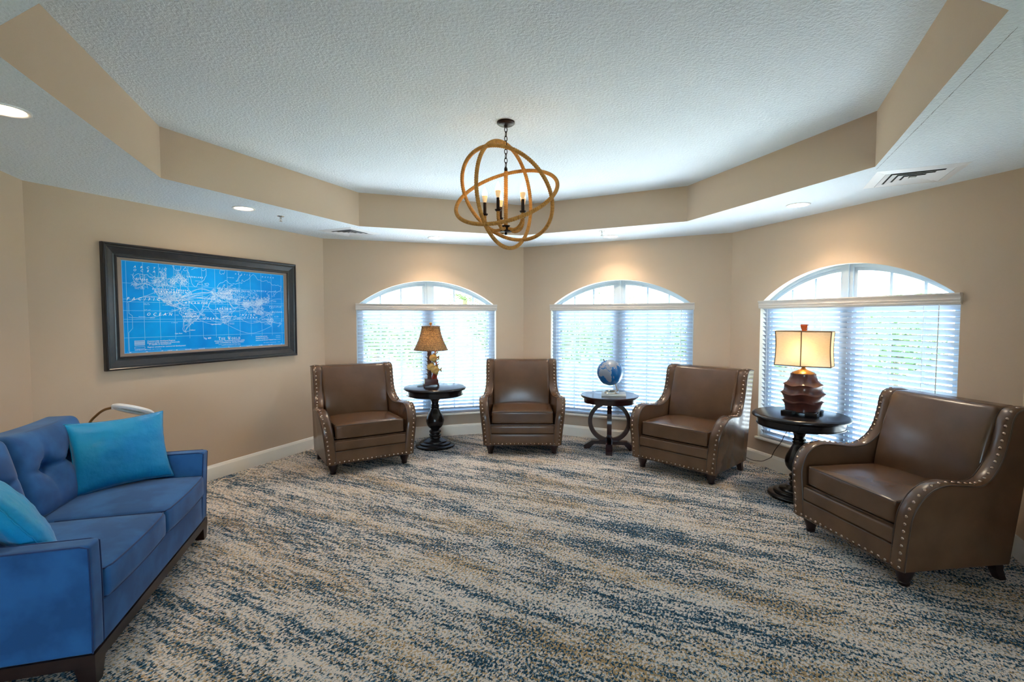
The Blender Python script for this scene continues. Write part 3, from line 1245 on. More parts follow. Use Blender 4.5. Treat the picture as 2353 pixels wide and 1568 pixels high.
# ------------------------------------------------------------------ coastlines (degrees), used for the globe and the printed map
NA = [(-168, 66), (-162, 60), (-158, 58.5), (-152, 60), (-147, 61), (-140, 60), (-133, 57), (-130, 54), (-125, 49), (-124, 43), (-121, 36), (-117, 32.5), (-115, 30), (-110, 23), (-112, 28), (-114, 31.5), (-109, 26), (-105, 20.5), (-97, 16), (-92, 14.5), (-86, 12), (-83, 8.5), (-79, 8), (-77.5, 8), (-79.5, 9.5), (-83, 11), (-83.5, 15), (-88, 16), (-87, 21), (-90.5, 21), (-91, 18.7), (-95, 18.5), (-97.5, 22), (-97, 27), (-94, 29.5), (-89, 30), (-84, 30), (-82, 26), (-80.3, 25.5), (-81, 31), (-76, 35), (-74, 40), (-70, 42), (-66, 44.5), (-61, 46), (-65, 48.5), (-60, 50), (-56, 52), (-61, 56), (-64, 60), (-70, 61.5), (-78, 62.5), (-77, 57), (-79, 52), (-82, 53), (-83, 55.5), (-92, 57), (-94, 60), (-90, 64), (-86, 66), (-82, 68), (-90, 69), (-96, 68), (-108, 68), (-116, 69), (-128, 70), (-136, 69), (-148, 70.5), (-157, 71.3), (-166, 68.5)]
GL = [(-45, 60), (-52, 64), (-54, 69), (-58, 75), (-70, 77), (-62, 79.5), (-35, 80), (-20, 79), (-20, 74), (-25, 70), (-38, 66), (-43, 61)]
SA = [(-77.5, 8), (-72, 12), (-62, 10.5), (-52, 5), (-50, 0), (-44, -2.5), (-35, -6), (-38.5, -13), (-41, -22), (-48, -26), (-53, -33), (-58, -34.5), (-57.5, -38), (-62, -39.5), (-65, -43), (-67, -46), (-69, -51), (-68, -54.5), (-73, -52), (-75, -47), (-73.5, -40), (-71.5, -30), (-70.2, -19), (-76, -14), (-81, -6), (-80, -1), (-77.5, 4)]
AF = [(-6, 35.8), (10, 37), (11, 34), (20, 31), (24, 32), (32, 31.3), (34.5, 27.5), (37, 21), (40, 15), (43, 11.8), (51, 11.8), (48, 5), (42, -1), (39, -6), (40.5, -14), (35, -20), (35.5, -24), (32.5, -27.5), (28, -33), (20, -34.8), (18, -32), (15, -27), (12, -18), (13.5, -10), (9, -1), (9.5, 4), (4, 6.3), (-4, 5), (-8, 4.5), (-13, 8.5), (-17, 14.5), (-16, 21), (-13, 27.5), (-9.5, 31)]
EU = [(-9, 38.5), (-9, 43), (-1.5, 43.5), (-2, 47), (-4.5, 48.5), (2, 51), (8, 54), (8.5, 57), (11, 57), (10.5, 54), (14, 54), (19, 54.5), (21, 57), (24, 59), (29, 60), (23, 60), (21.5, 63), (25, 65.5), (22, 66), (17.5, 61), (18, 59), (13, 55.5), (11, 59), (5.5, 59), (5, 62), (14, 68), (25, 71), (31, 70), (41, 67), (38, 64.5), (44, 66), (44, 68), (60, 69), (68, 69), (68, 73), (73, 71), (80, 73), (88, 75), (104, 77.5), (113, 74), (128, 73), (140, 72.5), (160, 70), (171, 70), (179.5, 69), (178, 65), (178, 62.5), (170, 60), (163, 58), (162, 55), (157, 51), (156, 57), (163, 61.5), (155, 59.5), (143, 59), (136, 54.5), (141, 52), (140, 47), (132, 43), (128, 40), (129, 35.5), (126.5, 34.5), (125, 38), (121.5, 40), (118, 39), (122, 37), (119.5, 34.5), (122, 30), (118, 24.5), (110, 20.5), (106, 19), (109, 12), (105, 9), (100.5, 13.5), (103.5, 1.5), (100.5, 5), (98.5, 10), (97.5, 16.5), (94.5, 16), (91, 22.5), (87, 21), (80.2, 15), (77.5, 8), (73, 17), (72, 21), (67, 25), (57.5, 25.5), (52, 27.5), (49, 30), (50.5, 26), (56, 25), (59.8, 22.5), (55, 17), (45, 13), (42.5, 16), (39, 21.5), (35, 28), (34.5, 31.5), (36, 36.5), (30, 36.5), (27, 37), (26.5, 40), (31, 41.3), (41, 41.5), (38, 46.5), (33, 46), (30.5, 46), (28, 43), (26, 40.7), (23, 40.5), (23, 36.5), (19.5, 41), (13.5, 45.5), (16, 41.8), (18.4, 40), (16, 38), (12, 42), (9, 44.2), (4, 43.3), (3, 41.8), (-.5, 38.5), (-2, 36.8), (-5.5, 36)]
AU = [(114, -22), (114, -26), (115.5, -34), (118, -35), (124, -33), (131, -31.5), (135.5, -35), (138, -35.5), (140, -38), (146.5, -39), (150, -37.5), (153.5, -29), (153, -25), (146, -19), (145.3, -15), (142.5, -11), (141, -17), (139, -17.3), (135.5, -15), (136.5, -12), (131, -12), (129, -15), (125, -14.5), (122, -18)]
ISL = [[(-5.5, 50), (1.3, 51.3), (0, 53), (-2, 56), (-4, 58.5), (-6, 57), (-3.3, 54.5), (-4.8, 53)], [(-10, 52), (-6, 52.2), (-6, 55), (-9.5, 54)], [(-22, 64), (-14, 65), (-16, 66.4), (-24, 65.5)], [(130, 31.5), (135, 34), (140.5, 35.5), (142, 40), (140, 41), (137, 37), (131, 34.5)], [(140, 42), (145, 43.5), (142, 45.5)], [(142, 46.5), (143.5, 50), (142.5, 54), (141.8, 50)], [(44, -25), (47, -25), (50, -16), (49, -12), (44.5, -17)], [(172.7, -34.5), (178.5, -38), (175, -41.5), (174, -39)], [(172.5, -40.6), (174, -42), (170.5, -46), (166.5, -46)], [(109, 1.5), (113, 3), (117, 7), (119, 5), (117.5, 1), (116, -4), (110.5, -3)], [(95.5, 5.5), (104, -2), (105.5, -6), (101, -3)], [(105.5, -6.5), (114, -7.5), (108, -8)], [(131, -1), (137, -2), (145, -5), (150, -10.5), (143, -9), (138, -8), (134, -4)], [(120, 0), (125, 1.5), (121, -1), (122.5, -5), (120, -5.5), (119, -2.5)], [(120.5, 18), (122, 17), (124, 12), (126, 7), (122, 7), (121, 13)], [(-66, 62), (-62, 66), (-70, 71), (-80, 73.5), (-88, 71), (-78, 70), (-73, 65.5), (-78, 64.5)], [(-115, 69.5), (-105, 69), (-105, 72.5), (-116, 73)], [(-80, 76.5), (-88, 77), (-92, 79), (-75, 79.5), (-75, 78)], [(12, 77), (22, 76.5), (25, 79), (13, 79)], [(52, 71), (57, 71), (58, 74), (68, 77), (60, 76)], [(-85, 22), (-80, 23), (-74.5, 20.2), (-78, 20.5)], [(-74, 19.5), (-68.5, 18.5), (-72, 18)], [(-59, 47.8), (-53, 47), (-56, 51.5)], [(145, -41), (148, -41), (147, -43.5)], [(80, 9.5), (81.7, 7), (80.2, 6)]]
CASP = [(49, 46), (53, 46.5), (53, 41), (54, 37), (49.5, 37.5), (49, 41), (47, 44)]
LANDS = [NA, GL, SA, AF, EU, AU] + ISL


def pip(poly, x, y):
    c = False
    j = len(poly) - 1
    for i in range(len(poly)):
        xi, yi = poly[i]
        xj, yj = poly[j]
        if (yi > y) != (yj > y) and x < (xj - xi) * (y - yi) / (yj - yi) + xi:
            c = not c
        j = i
    return c


def is_land(lo, la):
    if la < -72 + 4 * math.sin(lo * 0.07):
        return True
    if pip(CASP, lo, la):
        return False
    return any(pip(p, lo, la) for p in LANDS)


# ------------------------------------------------------------------ globe on its stand
GC = Vector((1.118, 5.58, .884))
t = thing('desk_globe', 'blue and silver desk globe leaning on a square stand', 'globe', (RT[0], RT[1], .630), R(-11.3))
mb = MB()
NLO, NLA = 144, 72
rad = .148
vs_ = []
for j in range(NLA + 1):
    la = R(-90 + 180 * j / NLA)
    for i in range(NLO):
        lo = R(360 * i / NLO - 180 - 38) - PI / 2           # 42 deg east faces local -y
        vs_.append((rad * math.cos(la) * math.cos(lo), rad * math.cos(la) * math.sin(lo), rad * math.sin(la)))
fs_, mi = [], []
for j in range(NLA):
    for i in range(NLO):
        lo, la = 360 * (i + .5) / NLO - 180, -90 + 180 * (j + .5) / NLA
        fs_.append((j * NLO + i, j * NLO + (i + 1) % NLO, (j + 1) * NLO + (i + 1) % NLO, (j + 1) * NLO + i))
        mi.append(1 if is_land(lo, la) else 0)
mb.add(vs_, fs_)
mb.m = mi
g = mb.build('sphere', [M_SEA, M_LAND], t, smooth=180)
g.location = (0, 0, GC.z - .630)
g.rotation_euler = (R(3), R(-25), 0)
ax = (Matrix.Rotation(R(-25), 3, 'Y') @ Matrix.Rotation(R(3), 3, 'X')) @ Vector((0, 0, 1))
c0 = Vector((0, 0, GC.z - .630))
mb = MB()
mb.tube([c0 + ax * .147, c0 + ax * .160, c0 + ax * .168], lambda u: .005 + .002 * (u > .4), 10)
mb.build('pole_pin', M_BRONZE, t)
mb = MB()
mb.tube([c0 - ax * .145, Vector((.098, -.02, .022))], .004, 10)
mb.build('rod', M_BRASS, t)
mb = MB()
mb.rbox((.045, -.01, .011), (.135, .115, .011), .003, 1)
mb.build('plate', M_PLATE, t)
mb = MB()
mb.lathe([(.082, 0), (.088, .004), (.078, .020), (.072, .024), (.066, .020), (.070, .004), (.0, .002)], 40, (.02, -.01, .022))
mb.build('dish', M_SILVER, t)


# ------------------------------------------------------------------ wicker fish lamp
t = thing('fish_lamp', 'table lamp with wicker bell shade and yellow fish on coral', 'table lamp', (-.945, 5.72, .709), R(14))
mb = MB()
mb.rbox((0, 0, .060), (.078, .058, .028), .004, 1)
mb.rbox((0, 0, .030), (.088, .066, .006), .003, 1)
mb.build('plinth', M_MAHOG, t)
for sx in (-1, 1):
    for sy in (-1, 1):
        mb = MB()
        mb.tube([(sx * .070, sy * .05, .026), (sx * .078, sy * .056, .014), (sx * .082, sy * .06, .009), (sx * .086, sy * .063, .008)], lambda u: .010 - .003 * math.sin(u * PI), 8)
        mb.build('foot', M_MAHOG, t)
mb = MB()
prof = []
for k in range(9):
    z = .085 + k * .045
    prof += [(.026, z), (.030, z + .004), (.026, z + .009), (.024, z + .038)]
mb.lathe(prof, 16, (-.018, .01, 0))
mb.build('post', M_BAMBOO, t)


def fish(t, x, z, s, flip):
    mb = MB()
    n, m_ = 18, 10
    vs_, fs_ = [], []
    for j in range(m_ + 1):
        ph = PI * j / m_
        for i in range(n):
            a = 2 * PI * i / n
            rx = math.sin(ph) * math.cos(a)
            ry = math.sin(ph) * math.sin(a)
            taper = 1 - .35 * max(0, -math.cos(ph) * 1)
            vs_.append((math.cos(ph) * .052 * s * flip, ry * .016 * s, rx * .046 * s * taper))
    for j in range(m_):
        for i in range(n):
            fs_.append((j * n + i, j * n + (i + 1) % n, (j + 1) * n + (i + 1) % n, (j + 1) * n + i))
    mb.add(vs_, fs_)
    o = mb.build('fish', M_FISH, t, loc=(x, -.035, z))
    mb = MB()
    f = -flip
    for pts in ([(.045, .0), (.078, .030), (.070, .0), (.078, -.030)], [(-.02, .040), (.02, .066), (.04, .030), (.0, .03)], [(-.02, -.040), (.02, -.066), (.04, -.030), (0, -.03)]):
        P = [(f * px * s, pz * s) for px, pz in pts]
        mb.add([(x_, -.003, z_) for x_, z_ in P] + [(x_, .003, z_) for x_, z_ in P], [(0, 1, 2, 3), (7, 6, 5, 4)] + [(i, 4 + i, 4 + (i + 1) % 4, (i + 1) % 4) for i in range(4)])
    mb.build('fins', M_FIN, o, smooth=0)


fish(t, .025, .335, .92, -1)
fish(t, .000, .230, .95, -1)
fish(t, .045, .195, 1.0, -1)
rr = random.Random(5)
mb = MB()
for k in range(9):
    a = Vector((.01 + .055 * rr.random(), -.02 + .03 * rr.random(), .085))
    p = [a]
    for q in range(4):
        p.append(p[-1] + Vector((.014 * (rr.random() - .4), .01 * (rr.random() - .5), .022 + .014 * rr.random())))
    mb.tube(p, lambda u: .011 * (1 - .6 * u), 7)
mb.build('lower_coral', M_CORAL, t)
mb = MB()
stem = [(.055, .0, .10), (.062, .0, .20), (.06, .0, .27), (.05, 0, .34), (.048, 0, .40)]
mb.tube(catmull(stem, 4), lambda u: .010 - .004 * u, 7)
for z, dx, dz in ((.22, .03, .03), (.27, .035, .02), (.33, .035, .025), (.36, -.03, .03), (.38, .028, .035), (.40, -.02, .03), (.40, .016, .035)):
    mb.tube([(.055, 0, z), (.055 + dx * .6, 0, z + dz * .3), (.055 + dx, 0, z + dz)], lambda u: .006 - .003 * u, 6)
mb.build('coral_branch', M_CORAL, t)
mb = MB()
for z, dx in ((.14, -1), (.19, -1), (.24, -1), (.29, -1), (.33, -1), (.18, 1), (.25, 1), (.31, 1)):
    x0 = -.03 if dx < 0 else .065
    mb.tube([(x0, 0, z), (x0 + dx * .018, 0, z + .004), (x0 + dx * .036, 0, z + .022)], lambda u: .007 * (1 - u) + .001, 5)
mb.build('sprigs', M_LEAFB, t)
# shade
def bell(u):           # u 0 bottom .. 1 top -> radius
    return .102 + (.183 - .102) * (1 - u) ** 1.75 + .01 * (1 - u)


Z0, Z1 = .428, .700
mb = MB()
mb.lathe([(bell(k / 14) - .006, Z0 + (Z1 - Z0) * k / 14) for k in range(15)], 48, close=False)
sl = mb.build('shade_liner', M_WLINER, t)
mb = MB()
for k in range(30):
    u = (k + .5) / 30
    z = Z0 + (Z1 - Z0) * u
    r0 = bell(u)
    pts = []
    for i in range(96):
        a = 2 * PI * i / 96
        pts.append(((r0 + .0028 * math.cos(a * 24 + PI * (k % 2))) * math.cos(a), (r0 + .0028 * math.cos(a * 24 + PI * (k % 2))) * math.sin(a), z))
    mb.tube(pts, .0037, 5, closed=True)
for i in range(48):
    a = 2 * PI * i / 48
    mb.tube([(bell(u) * math.cos(a), bell(u) * math.sin(a), Z0 + (Z1 - Z0) * u) for u in [k / 8 for k in range(9)]], .0026, 4)
for u in (0, 1):
    r0 = bell(u)
    mb.tube([(r0 * math.cos(2 * PI * i / 64), r0 * math.sin(2 * PI * i / 64), Z0 + (Z1 - Z0) * u) for i in range(64)], .0055, 6, closed=True)
mb.build('wicker_shade', M_WICKER, t)
mb = MB()
mb.lathe([(.004, Z1 - .01), (.010, Z1 + .004), (.006, Z1 + .012), (.016, Z1 + .026), (.018, Z1 + .036), (.012, Z1 + .046), (0, Z1 + .050)], 14)
mb.build('finial', M_BRASS, t)
mb = MB()
for a in (0, PI / 3, 2 * PI / 3):
    mb.tube([(.102 * math.cos(a), .102 * math.sin(a), Z1 - .008), (-.102 * math.cos(a), -.102 * math.sin(a), Z1 - .008)], .002, 5)
mb.build('spider', M_BRASS, t)
def inner_light(parent, loc, power, color, size=.03):
    ld = bpy.data.lights.new('lamp_bulb', 'POINT')
    ld.energy = power
    ld.color = color
    ld.shadow_soft_size = size
    o = bpy.data.objects.new('lamp_bulb', ld)
    COL.objects.link(o)
    o.parent = parent
    o.location = loc
    return o


inner_light(t, (0, 0, .56), .6, (1.0, .70, .40))
mb = MB()
mb.tube(catmull([(-.02, .06, .008), (-.07, .07, .004), (-.13, .045, .004), (-.16, .015, .004), (-.12, .0, .004), (-.05, .02, .004), (.0, .05, .008)], 6), .0028, 6)
mb.build('lamp_cord', M_CABLEB, t)


# ------------------------------------------------------------------ ribbed brown lamp
t = thing('ribbed_lamp', 'table lamp with ridged brown body and boxy linen shade', 'table lamp', (2.43, 4.085, .707), R(-42))
mb = MB()
for sx in (-1, 1):
    for sy in (-1, 1):
        mb.rbox((sx * .088, sy * .088, .016), (.045, .045, .016), .004, 1)
mb.rbox((0, 0, .028), (.120, .120, .008), .004, 1)
mb.build('plinth', M_BLACK, t)
mb = MB()


def lamp_r(a, z):
    return 1 + .055 * math.cos(5 * a + .5)


zb = .034
LV = [(.030, .138), (.050, .138), (.075, .146), (.096, .158), (.104, .167), (.108, .160), (.116, .150), (.140, .156), (.160, .170), (.172, .182), (.176, .174), (.184, .160), (.208, .150), (.234, .152), (.246, .160), (.250, .152), (.258, .136), (.280, .116), (.312, .103), (.336, .103), (.342, .098), (.346, .08)]
vs_, fs_ = [], []
n = 60
for (z, r) in LV:
    for k in range(n):
        a = 2 * PI * k / n
        c5 = math.cos(5 * a + .5)
        q = r * .90 * (1 + .05 * c5)
        vs_.append((q * math.cos(a), q * math.sin(a), z + .008 * c5 * (1 if .05 < z < .33 else 0)))
for i in range(len(LV) - 1):
    for k in range(n):
        fs_.append((i * n + k, i * n + (k + 1) % n, (i + 1) * n + (k + 1) % n, (i + 1) * n + k))
fs_.append(tuple((len(LV) - 1) * n + k for k in range(n)))
mb.add(vs_, fs_)
mb.build('body', M_LAMPWOOD, t, smooth=35)
mb = MB()
mb.lathe([(.088, .340), (.082, .348), (.055, .360), (.030, .372), (.016, .380), (.014, .386), (.022, .390), (.024, .398), (.016, .404), (.012, .412), (.016, .418), (.012, .424), (.008, .44), (.008, .66), (0, .66)], 28)
mb.build('neck', M_BRASS, t)
# shade: elongated hexagon in plan with soft waist
PL = [(-.205, -.070), (0.0, -.115), (.205, -.070), (.205, .070), (0.0, .115), (-.205, .070)]
Z0, Z1 = .405, .690
mb = MB()
rows = 9
vs_, fs_ = [], []
for j in range(rows + 1):
    u = j / rows
    sc = 1.0 - .035 * math.sin(u * PI) - .012 * u
    for (x, y) in PL:
        vs_.append((x * sc, y * sc, Z0 + (Z1 - Z0) * u))
for j in range(rows):
    for i in range(6):
        fs_.append((j * 6 + i, j * 6 + (i + 1) % 6, (j + 1) * 6 + (i + 1) % 6, (j + 1) * 6 + i))
mb.add(vs_, fs_)
sh = mb.build('lamp_shade', M_LINEN, t, smooth=25)
mb = MB()
for j in (0, rows):
    mb.tube([vs_[j * 6 + i] for i in range(6) for _ in (0,)] , .004, 6, closed=True)
for i in range(6):
    mb.tube([vs_[j * 6 + i] for j in range(rows + 1)], .004, 6)
mb.build('shade_piping', M_SHADETRIM, sh)
mb = MB()
mb.box(-.19, .19, -.0025, .0025, .654, .659)
mb.box(-.0025, .0025, -.115, .115, .654, .659)
mb.build('spider', M_BRASS, t, smooth=0)
mb = MB()
vs_ = []
for (z, h) in ((.668, .012), (.690, .014), (.735, .027), (.748, .024)):
    vs_ += [(-h, -h, z), (h, -h, z), (h, h, z), (-h, h, z)]
fs_ = [(3, 2, 1, 0), (12, 13, 14, 15)]
for l in (0, 4, 8):
    fs_ += [(l + i, l + (i + 1) % 4, l + 4 + (i + 1) % 4, l + 4 + i) for i in range(4)]
mb.add(vs_, fs_)
mb.build('finial', M_AMBER, t, smooth=0)
inner_light(t, (.0, 0, .54), .8, (1.0, .70, .36), .035)
mb = MB()
cp = [(2.58, 4.42, .60), (2.600, 4.55, .50), (2.603, 4.654, .382), (2.593, 4.686, .315), (2.571, 4.751, .22), (2.561, 4.784, .156), (2.556, 4.798, .131), (2.526, 4.89, .069), (2.505, 4.956, .051), (2.477, 5.04, .039), (2.445, 5.14, .06), (2.43, 5.20, .12)]
mb.tube(catmull(cp, 5), .0032, 6)
tag(mb.build('power_cord', M_CABLEB), 'thin brown lamp cord hanging below the window to the baseboard', 'cord')

# white cable along the map wall
cp = [(-2.673, 4.286), (-2.682, 4.403), (-2.700, 4.503), (-2.677, 4.542), (-2.636, 4.534), (-2.616, 4.590), (-2.555, 4.623), (-2.568, 4.707), (-2.586, 4.812), (-2.533, 4.794), (-2.459, 4.866), (-2.459, 5.017), (-2.409, 5.056), (-2.368, 5.156), (-2.297, 5.198), (-2.275, 5.293), (-2.330, 5.45), (-2.345, 5.52)]
mb = MB()
mb.tube(catmull([(x, y, .006) for x, y in cp[:-1]] + [(cp[-1][0], cp[-1][1], .03)], 5), .0038, 6)
tag(mb.build('floor_cable', M_CABLEW), 'thin white cable snaking over the carpet along the map wall baseboard', 'cable')


# ------------------------------------------------------------------ blue sofa
SD = Vector((-.96, -.279)).normalized()
SN = Vector((-1.695, 1.94))
SW = Vector((-SD.y * -1, 0))
SW = Vector((SD.y, -SD.x))
Lf = 1.465
org = SN + SW * (Lf / 2)
SROT = face_rot(SD)
t = thing('sofa', 'blue velvet two-seat sofa with dark wood legs under the map', 'sofa', (org.x, org.y, 0), SROT)
HL = Lf / 2
mb = MB()
mb.box(-HL + .005, HL - .005, .005, .88, .085, .135)
mb.build('wood_base', M_ESP, t, smooth=0)
for sx in (-1, 1):
    for yc in (.045, .83):
        mb = MB()
        vs_ = []
        for (z, hx, hy, dx, dy) in ((0, .026, .026, .004 * sx, -.010 if yc < .1 else .010), (.10, .044, .040, 0, 0)):
            cx = sx * (HL - .05) + dx * 2
            vs_ += [(cx - hx, yc + dy - hy, z), (cx + hx, yc + dy - hy, z), (cx + hx, yc + dy + hy, z), (cx - hx, yc + dy + hy, z)]
        mb.add(vs_, [(3, 2, 1, 0), (4, 5, 6, 7)] + [(i, (i + 1) % 4, 4 + (i + 1) % 4, 4 + i) for i in range(4)])
        mb.build('leg', M_ESP, t, smooth=0)
mb = MB()
mb.rbox((0, .44, .225), (HL - .06, .43, .092), .012, 4)
mb.build('seat_deck', M_VELVET, t)
for sx in (-1, 1):
    mb = MB()

    def armfn(x, y, z, sx=sx):
        k = (z + .235) / .47
        return (x + sx * .030 * k * k, y - .012 * k, z + (-.028 * max(0, y) if z > 0 else 0) + (.006 * sx * -1 * (x / .042) if z > .2 else 0) * 0)
    mb.rbox((sx * (HL - .050), .430, .368), (.044, .420, .232), .014, 5, armfn)
    a = mb.build('arm', M_VELVET, t, smooth=60)
    mb = MB()
    P = []
    xs = sx * (HL - .050 - .044 * 1)
    for s2 in (-1, 1):
        pts = []
        for z in (.14, .25, .38, .50, .588):
            k = (z - .368 + .235) / .47
            pts.append((sx * (HL - .050) + sx * .030 * k * k + s2 * .0425, .0125 - .012 * k, z))
        k = (.600 - .368 + .235) / .47
        for y in (.03, .2, .5, .8):
            pts.append((sx * (HL - .050) + sx * .030 * k * k + s2 * .0425, y, .5975 - .028 * max(0, y - .43)))
        mb.tube(pts, .0035, 6)
    mb.build('piping', M_VELVET_D, a)
mb = MB()


def backlean(x, y, z):
    return (x, y + .10 * (z + .3) / .6, z)


mb.rbox((0, .80, .42), (HL - .06, .055, .29), .03, 5, backlean)
mb.build('back_frame', M_VELVET, t)
CW = (HL - .092) / 2
for sx in (-1, 1):
    cxs = sx * CW

    def sc(x, y, z):
        f = max(0, 1 - (x / (CW + .01)) ** 2) * max(0, 1 - (y / .34) ** 2)
        bulge = -.012 * max(0, 1 - (x / CW) ** 2) if y < -.25 else 0
        return (x, y + bulge, z + (.028 * f if z > 0 else 0))
    mb = MB()
    mb.rbox((cxs, .310, .385), (CW - .003, .320, .068), .026, 9, sc)
    c = mb.build('seat_cushion', M_VELVET, t, smooth=70)
    mb = MB()
    for zz in (.447, .325):
        pts = [(cxs - CW + .012, .50, zz), (cxs - CW + .006, .03, zz)] + [(cxs - CW + .012 + (2 * CW - .024) * i / 16, -.004 - .012 * max(0, 1 - ((-CW + .012 + (2 * CW - .024) * i / 16) / CW) ** 2) + .010 * (i in (0, 16)), zz) for i in range(17)] + [(cxs + CW - .006, .03, zz), (cxs + CW - .012, .50, zz)]
        mb.tube(pts, .004, 6)
    mb.build('piping', M_VELVET_D, c)
    # tufted back cushion
    BT = [(-.12, .02), (.12, .02)]
    hx, hz, hy = CW - .006, .225, .085

    def bc(x, y, z):
        f = max(0, 1 - (x / hx) ** 4) * max(0, 1 - (z / hz) ** 4)
        yy = y
        if y < 0:
            yy -= .035 * f
            for bx, bz in BT:
                d2 = ((x - bx) ** 2 + (z - bz) ** 2)
                yy += .055 * math.exp(-d2 / .0011) + .030 * math.exp(-d2 / .007)
                # pulled creases
                yy += .016 * math.exp(-((x - bx) / .012) ** 2) * math.exp(-abs(z - bz) / .09)
            yy += .016 * math.exp(-((z - .02) / .014) ** 2) * max(0, 1 - (x / hx) ** 4)
        return (x, yy + .24 * z, z + .012 * (x / hx) ** 2)
    mb = MB()
    mb.rbox((cxs, .705, .668), (hx, hy, hz), .035, 26, bc)
    c = mb.build('back_cushion', M_VELVET, t, smooth=80)
    for bx, bz in BT:
        mb = MB()
        mb.lathe([(.013, 0), (.012, .004), (.007, .008), (0, .009)], 12)
        o = mb.build('button', M_VELVET_D, c, loc=(cxs + bx, .705 - .085 + .045 + .24 * bz - .004, .668 + bz))
        o.rotation_euler = (R(90), 0, 0)
    mb = MB()
    pts = []
    for i in range(60):
        a = 2 * PI * i / 60
        q = 6
        ca, sa = math.cos(a), math.sin(a)
        k = (abs(ca) ** q + abs(sa) ** q) ** (-1 / q)
        x, z = hx * ca * k * .975, hz * sa * k * .975
        pts.append((cxs + x, .705 - hy * .72 + .24 * z, .668 + z + .012 * (x / hx) ** 2))
    mb.tube(pts, .0042, 6, closed=True)
    mb.build('piping', M_VELVET_D, c)


# ------------------------------------------------------------------ throw pillows
def make_pillow(name, label, P0, P1, top_mid, thick, seed):
    """P0,P1 bottom corners, top_mid middle of the top edge"""
    P0, P1, T = Vector(P0), Vector(P1), Vector(top_mid)
    bm_ = (P0 + P1) / 2
    ex = (P1 - P0)
    ez = T - bm_
    w, h = ex.length / 2, ez.length / 2
    ex.normalize()
    ez = (ez - ex * ez.dot(ex)).normalized()
    ey = ez.cross(ex)
    Mx = Matrix((ex, ey, ez)).transposed().to_4x4()
    Mx.translation = (bm_ + T) / 2
    n = 40
    mb = MB()
    vs_, fs_ = [], []
    idx = {}
    for side in (-1, 1):
        for i in range(n + 1):
            for j in range(n + 1):
                u, v = -1 + 2 * i / n, -1 + 2 * j / n
                if side == 1 and (abs(u) == 1 or abs(v) == 1):
                    idx[(side, i, j)] = idx[(-1, i, j)]
                    continue
                pin = 1 - .085 * (1 - v * v) * abs(u) ** 3
                pin2 = 1 - .085 * (1 - u * u) * abs(v) ** 3
                x, z = u * w * pin, v * h * pin2
                th = thick * ((1 - u * u) * (1 - v * v)) ** .42
                nz_ = mnoise.noise(Vector((u * 2.2 + seed, v * 2.2, side * 3.0)))
                nz2 = mnoise.noise(Vector((u * 7 + seed, v * 7, side * 5.0)))
                edge = max(abs(u), abs(v))
                th *= 1 + .16 * nz_ + .05 * nz2
                wr = .006 * nz2 * smoothstep(.55, .95, edge)
                idx[(side, i, j)] = len(vs_)
                vs_.append((x + .006 * nz_ * (1 - abs(u)), side * th + wr, z))
    for side in (-1, 1):
        for i in range(n):
            for j in range(n):
                q = (idx[(side, i, j)], idx[(side, i + 1, j)], idx[(side, i + 1, j + 1)], idx[(side, i, j + 1)])
                fs_.append(q if side < 0 else tuple(reversed(q)))
    mb.add(vs_, fs_)
    e_ = thing(name, label, 'pillow', group='teal throw pillows on the sofa')
    e_.matrix_world = Mx
    mb.build('cover', M_TEAL, e_, smooth=80)
    mb = MB()
    per = [idx[(-1, i, 0)] for i in range(n)] + [idx[(-1, n, j)] for j in range(n)] + [idx[(-1, i, n)] for i in range(n, 0, -1)] + [idx[(-1, 0, j)] for j in range(n, 0, -1)]
    mb.tube([vs_[k] for k in per], .003, 5, closed=True)
    mb.build('seam', M_TEAL, e_)
    return e_


def sp(a, b, z):
    """sofa coordinates: a along from the near end, b depth from the front"""
    q = SN + SW * a + SD * b
    return (q.x, q.y, z)


make_pillow('throw_pillow', 'large teal pillow standing upright against the far sofa arm', (-2.545, 2.815, .462), (-2.235, 3.215, .468), (-2.515, 3.085, .878), .085, 1.7)
make_pillow('throw_pillow', 'bright turquoise pillow tucked in the near sofa corner, cut by frame', sp(.13, .16, .462), sp(.55, .50, .462), (sp(.20, .50, .84)), .080, 6.1)


# ------------------------------------------------------------------ gooseneck magnifier lamp behind the sofa
t = thing('magnifier_lamp', 'white magnifier lamp on brass gooseneck rising behind the sofa', 'floor lamp', (-2.965, 3.42, 0))
mb = MB()
mb.lathe([(.12, 0), (.125, .006), (.12, .018), (.03, .026), (.014, .04), (0, .04)], 32)
mb.build('base', M_WHITE_METAL, t)
mb = MB()
mb.tube([(0, 0, .03), (0, 0, .62)], .011, 12)
mb.build('pole', M_WHITE_METAL, t)
mb = MB()
mb.tube(catmull([(0, 0, .60), (-.012, 0, .70), (.002, 0, .770), (.055, 0, .828), (.112, 0, .866), (.182, 0, .882)], 8), .0085, 10)
mb.build('gooseneck', M_GOLDNECK, t)
hd = Matrix.Translation((.310, 0, .862)) @ Matrix.Rotation(R(7), 4, 'Y') @ Matrix.Rotation(R(-24), 4, 'X')
mb = MB()
mb.lathe([(.090, -.010), (.108, -.014), (.122, -.008), (.128, .002), (.124, .012), (.108, .020), (.092, .022), (.088, .016), (.088, -.006), (.090, -.010)], 40, close=False)
mb.xform(hd)
mb.build('lamp_head', M_WHITE_METAL, t)
mb = MB()
mb.lathe([(0, -.004), (.06, -.003), (.090, .000), (.060, .004), (0, .006)], 36)
mb.xform(hd)
mb.build('lens', M_LENS, t)
mb = MB()
mb.rbox((.184, 0, .880), (.016, .016, .012), .005, 1)
mb.build('joint', M_WHITE_METAL, t)


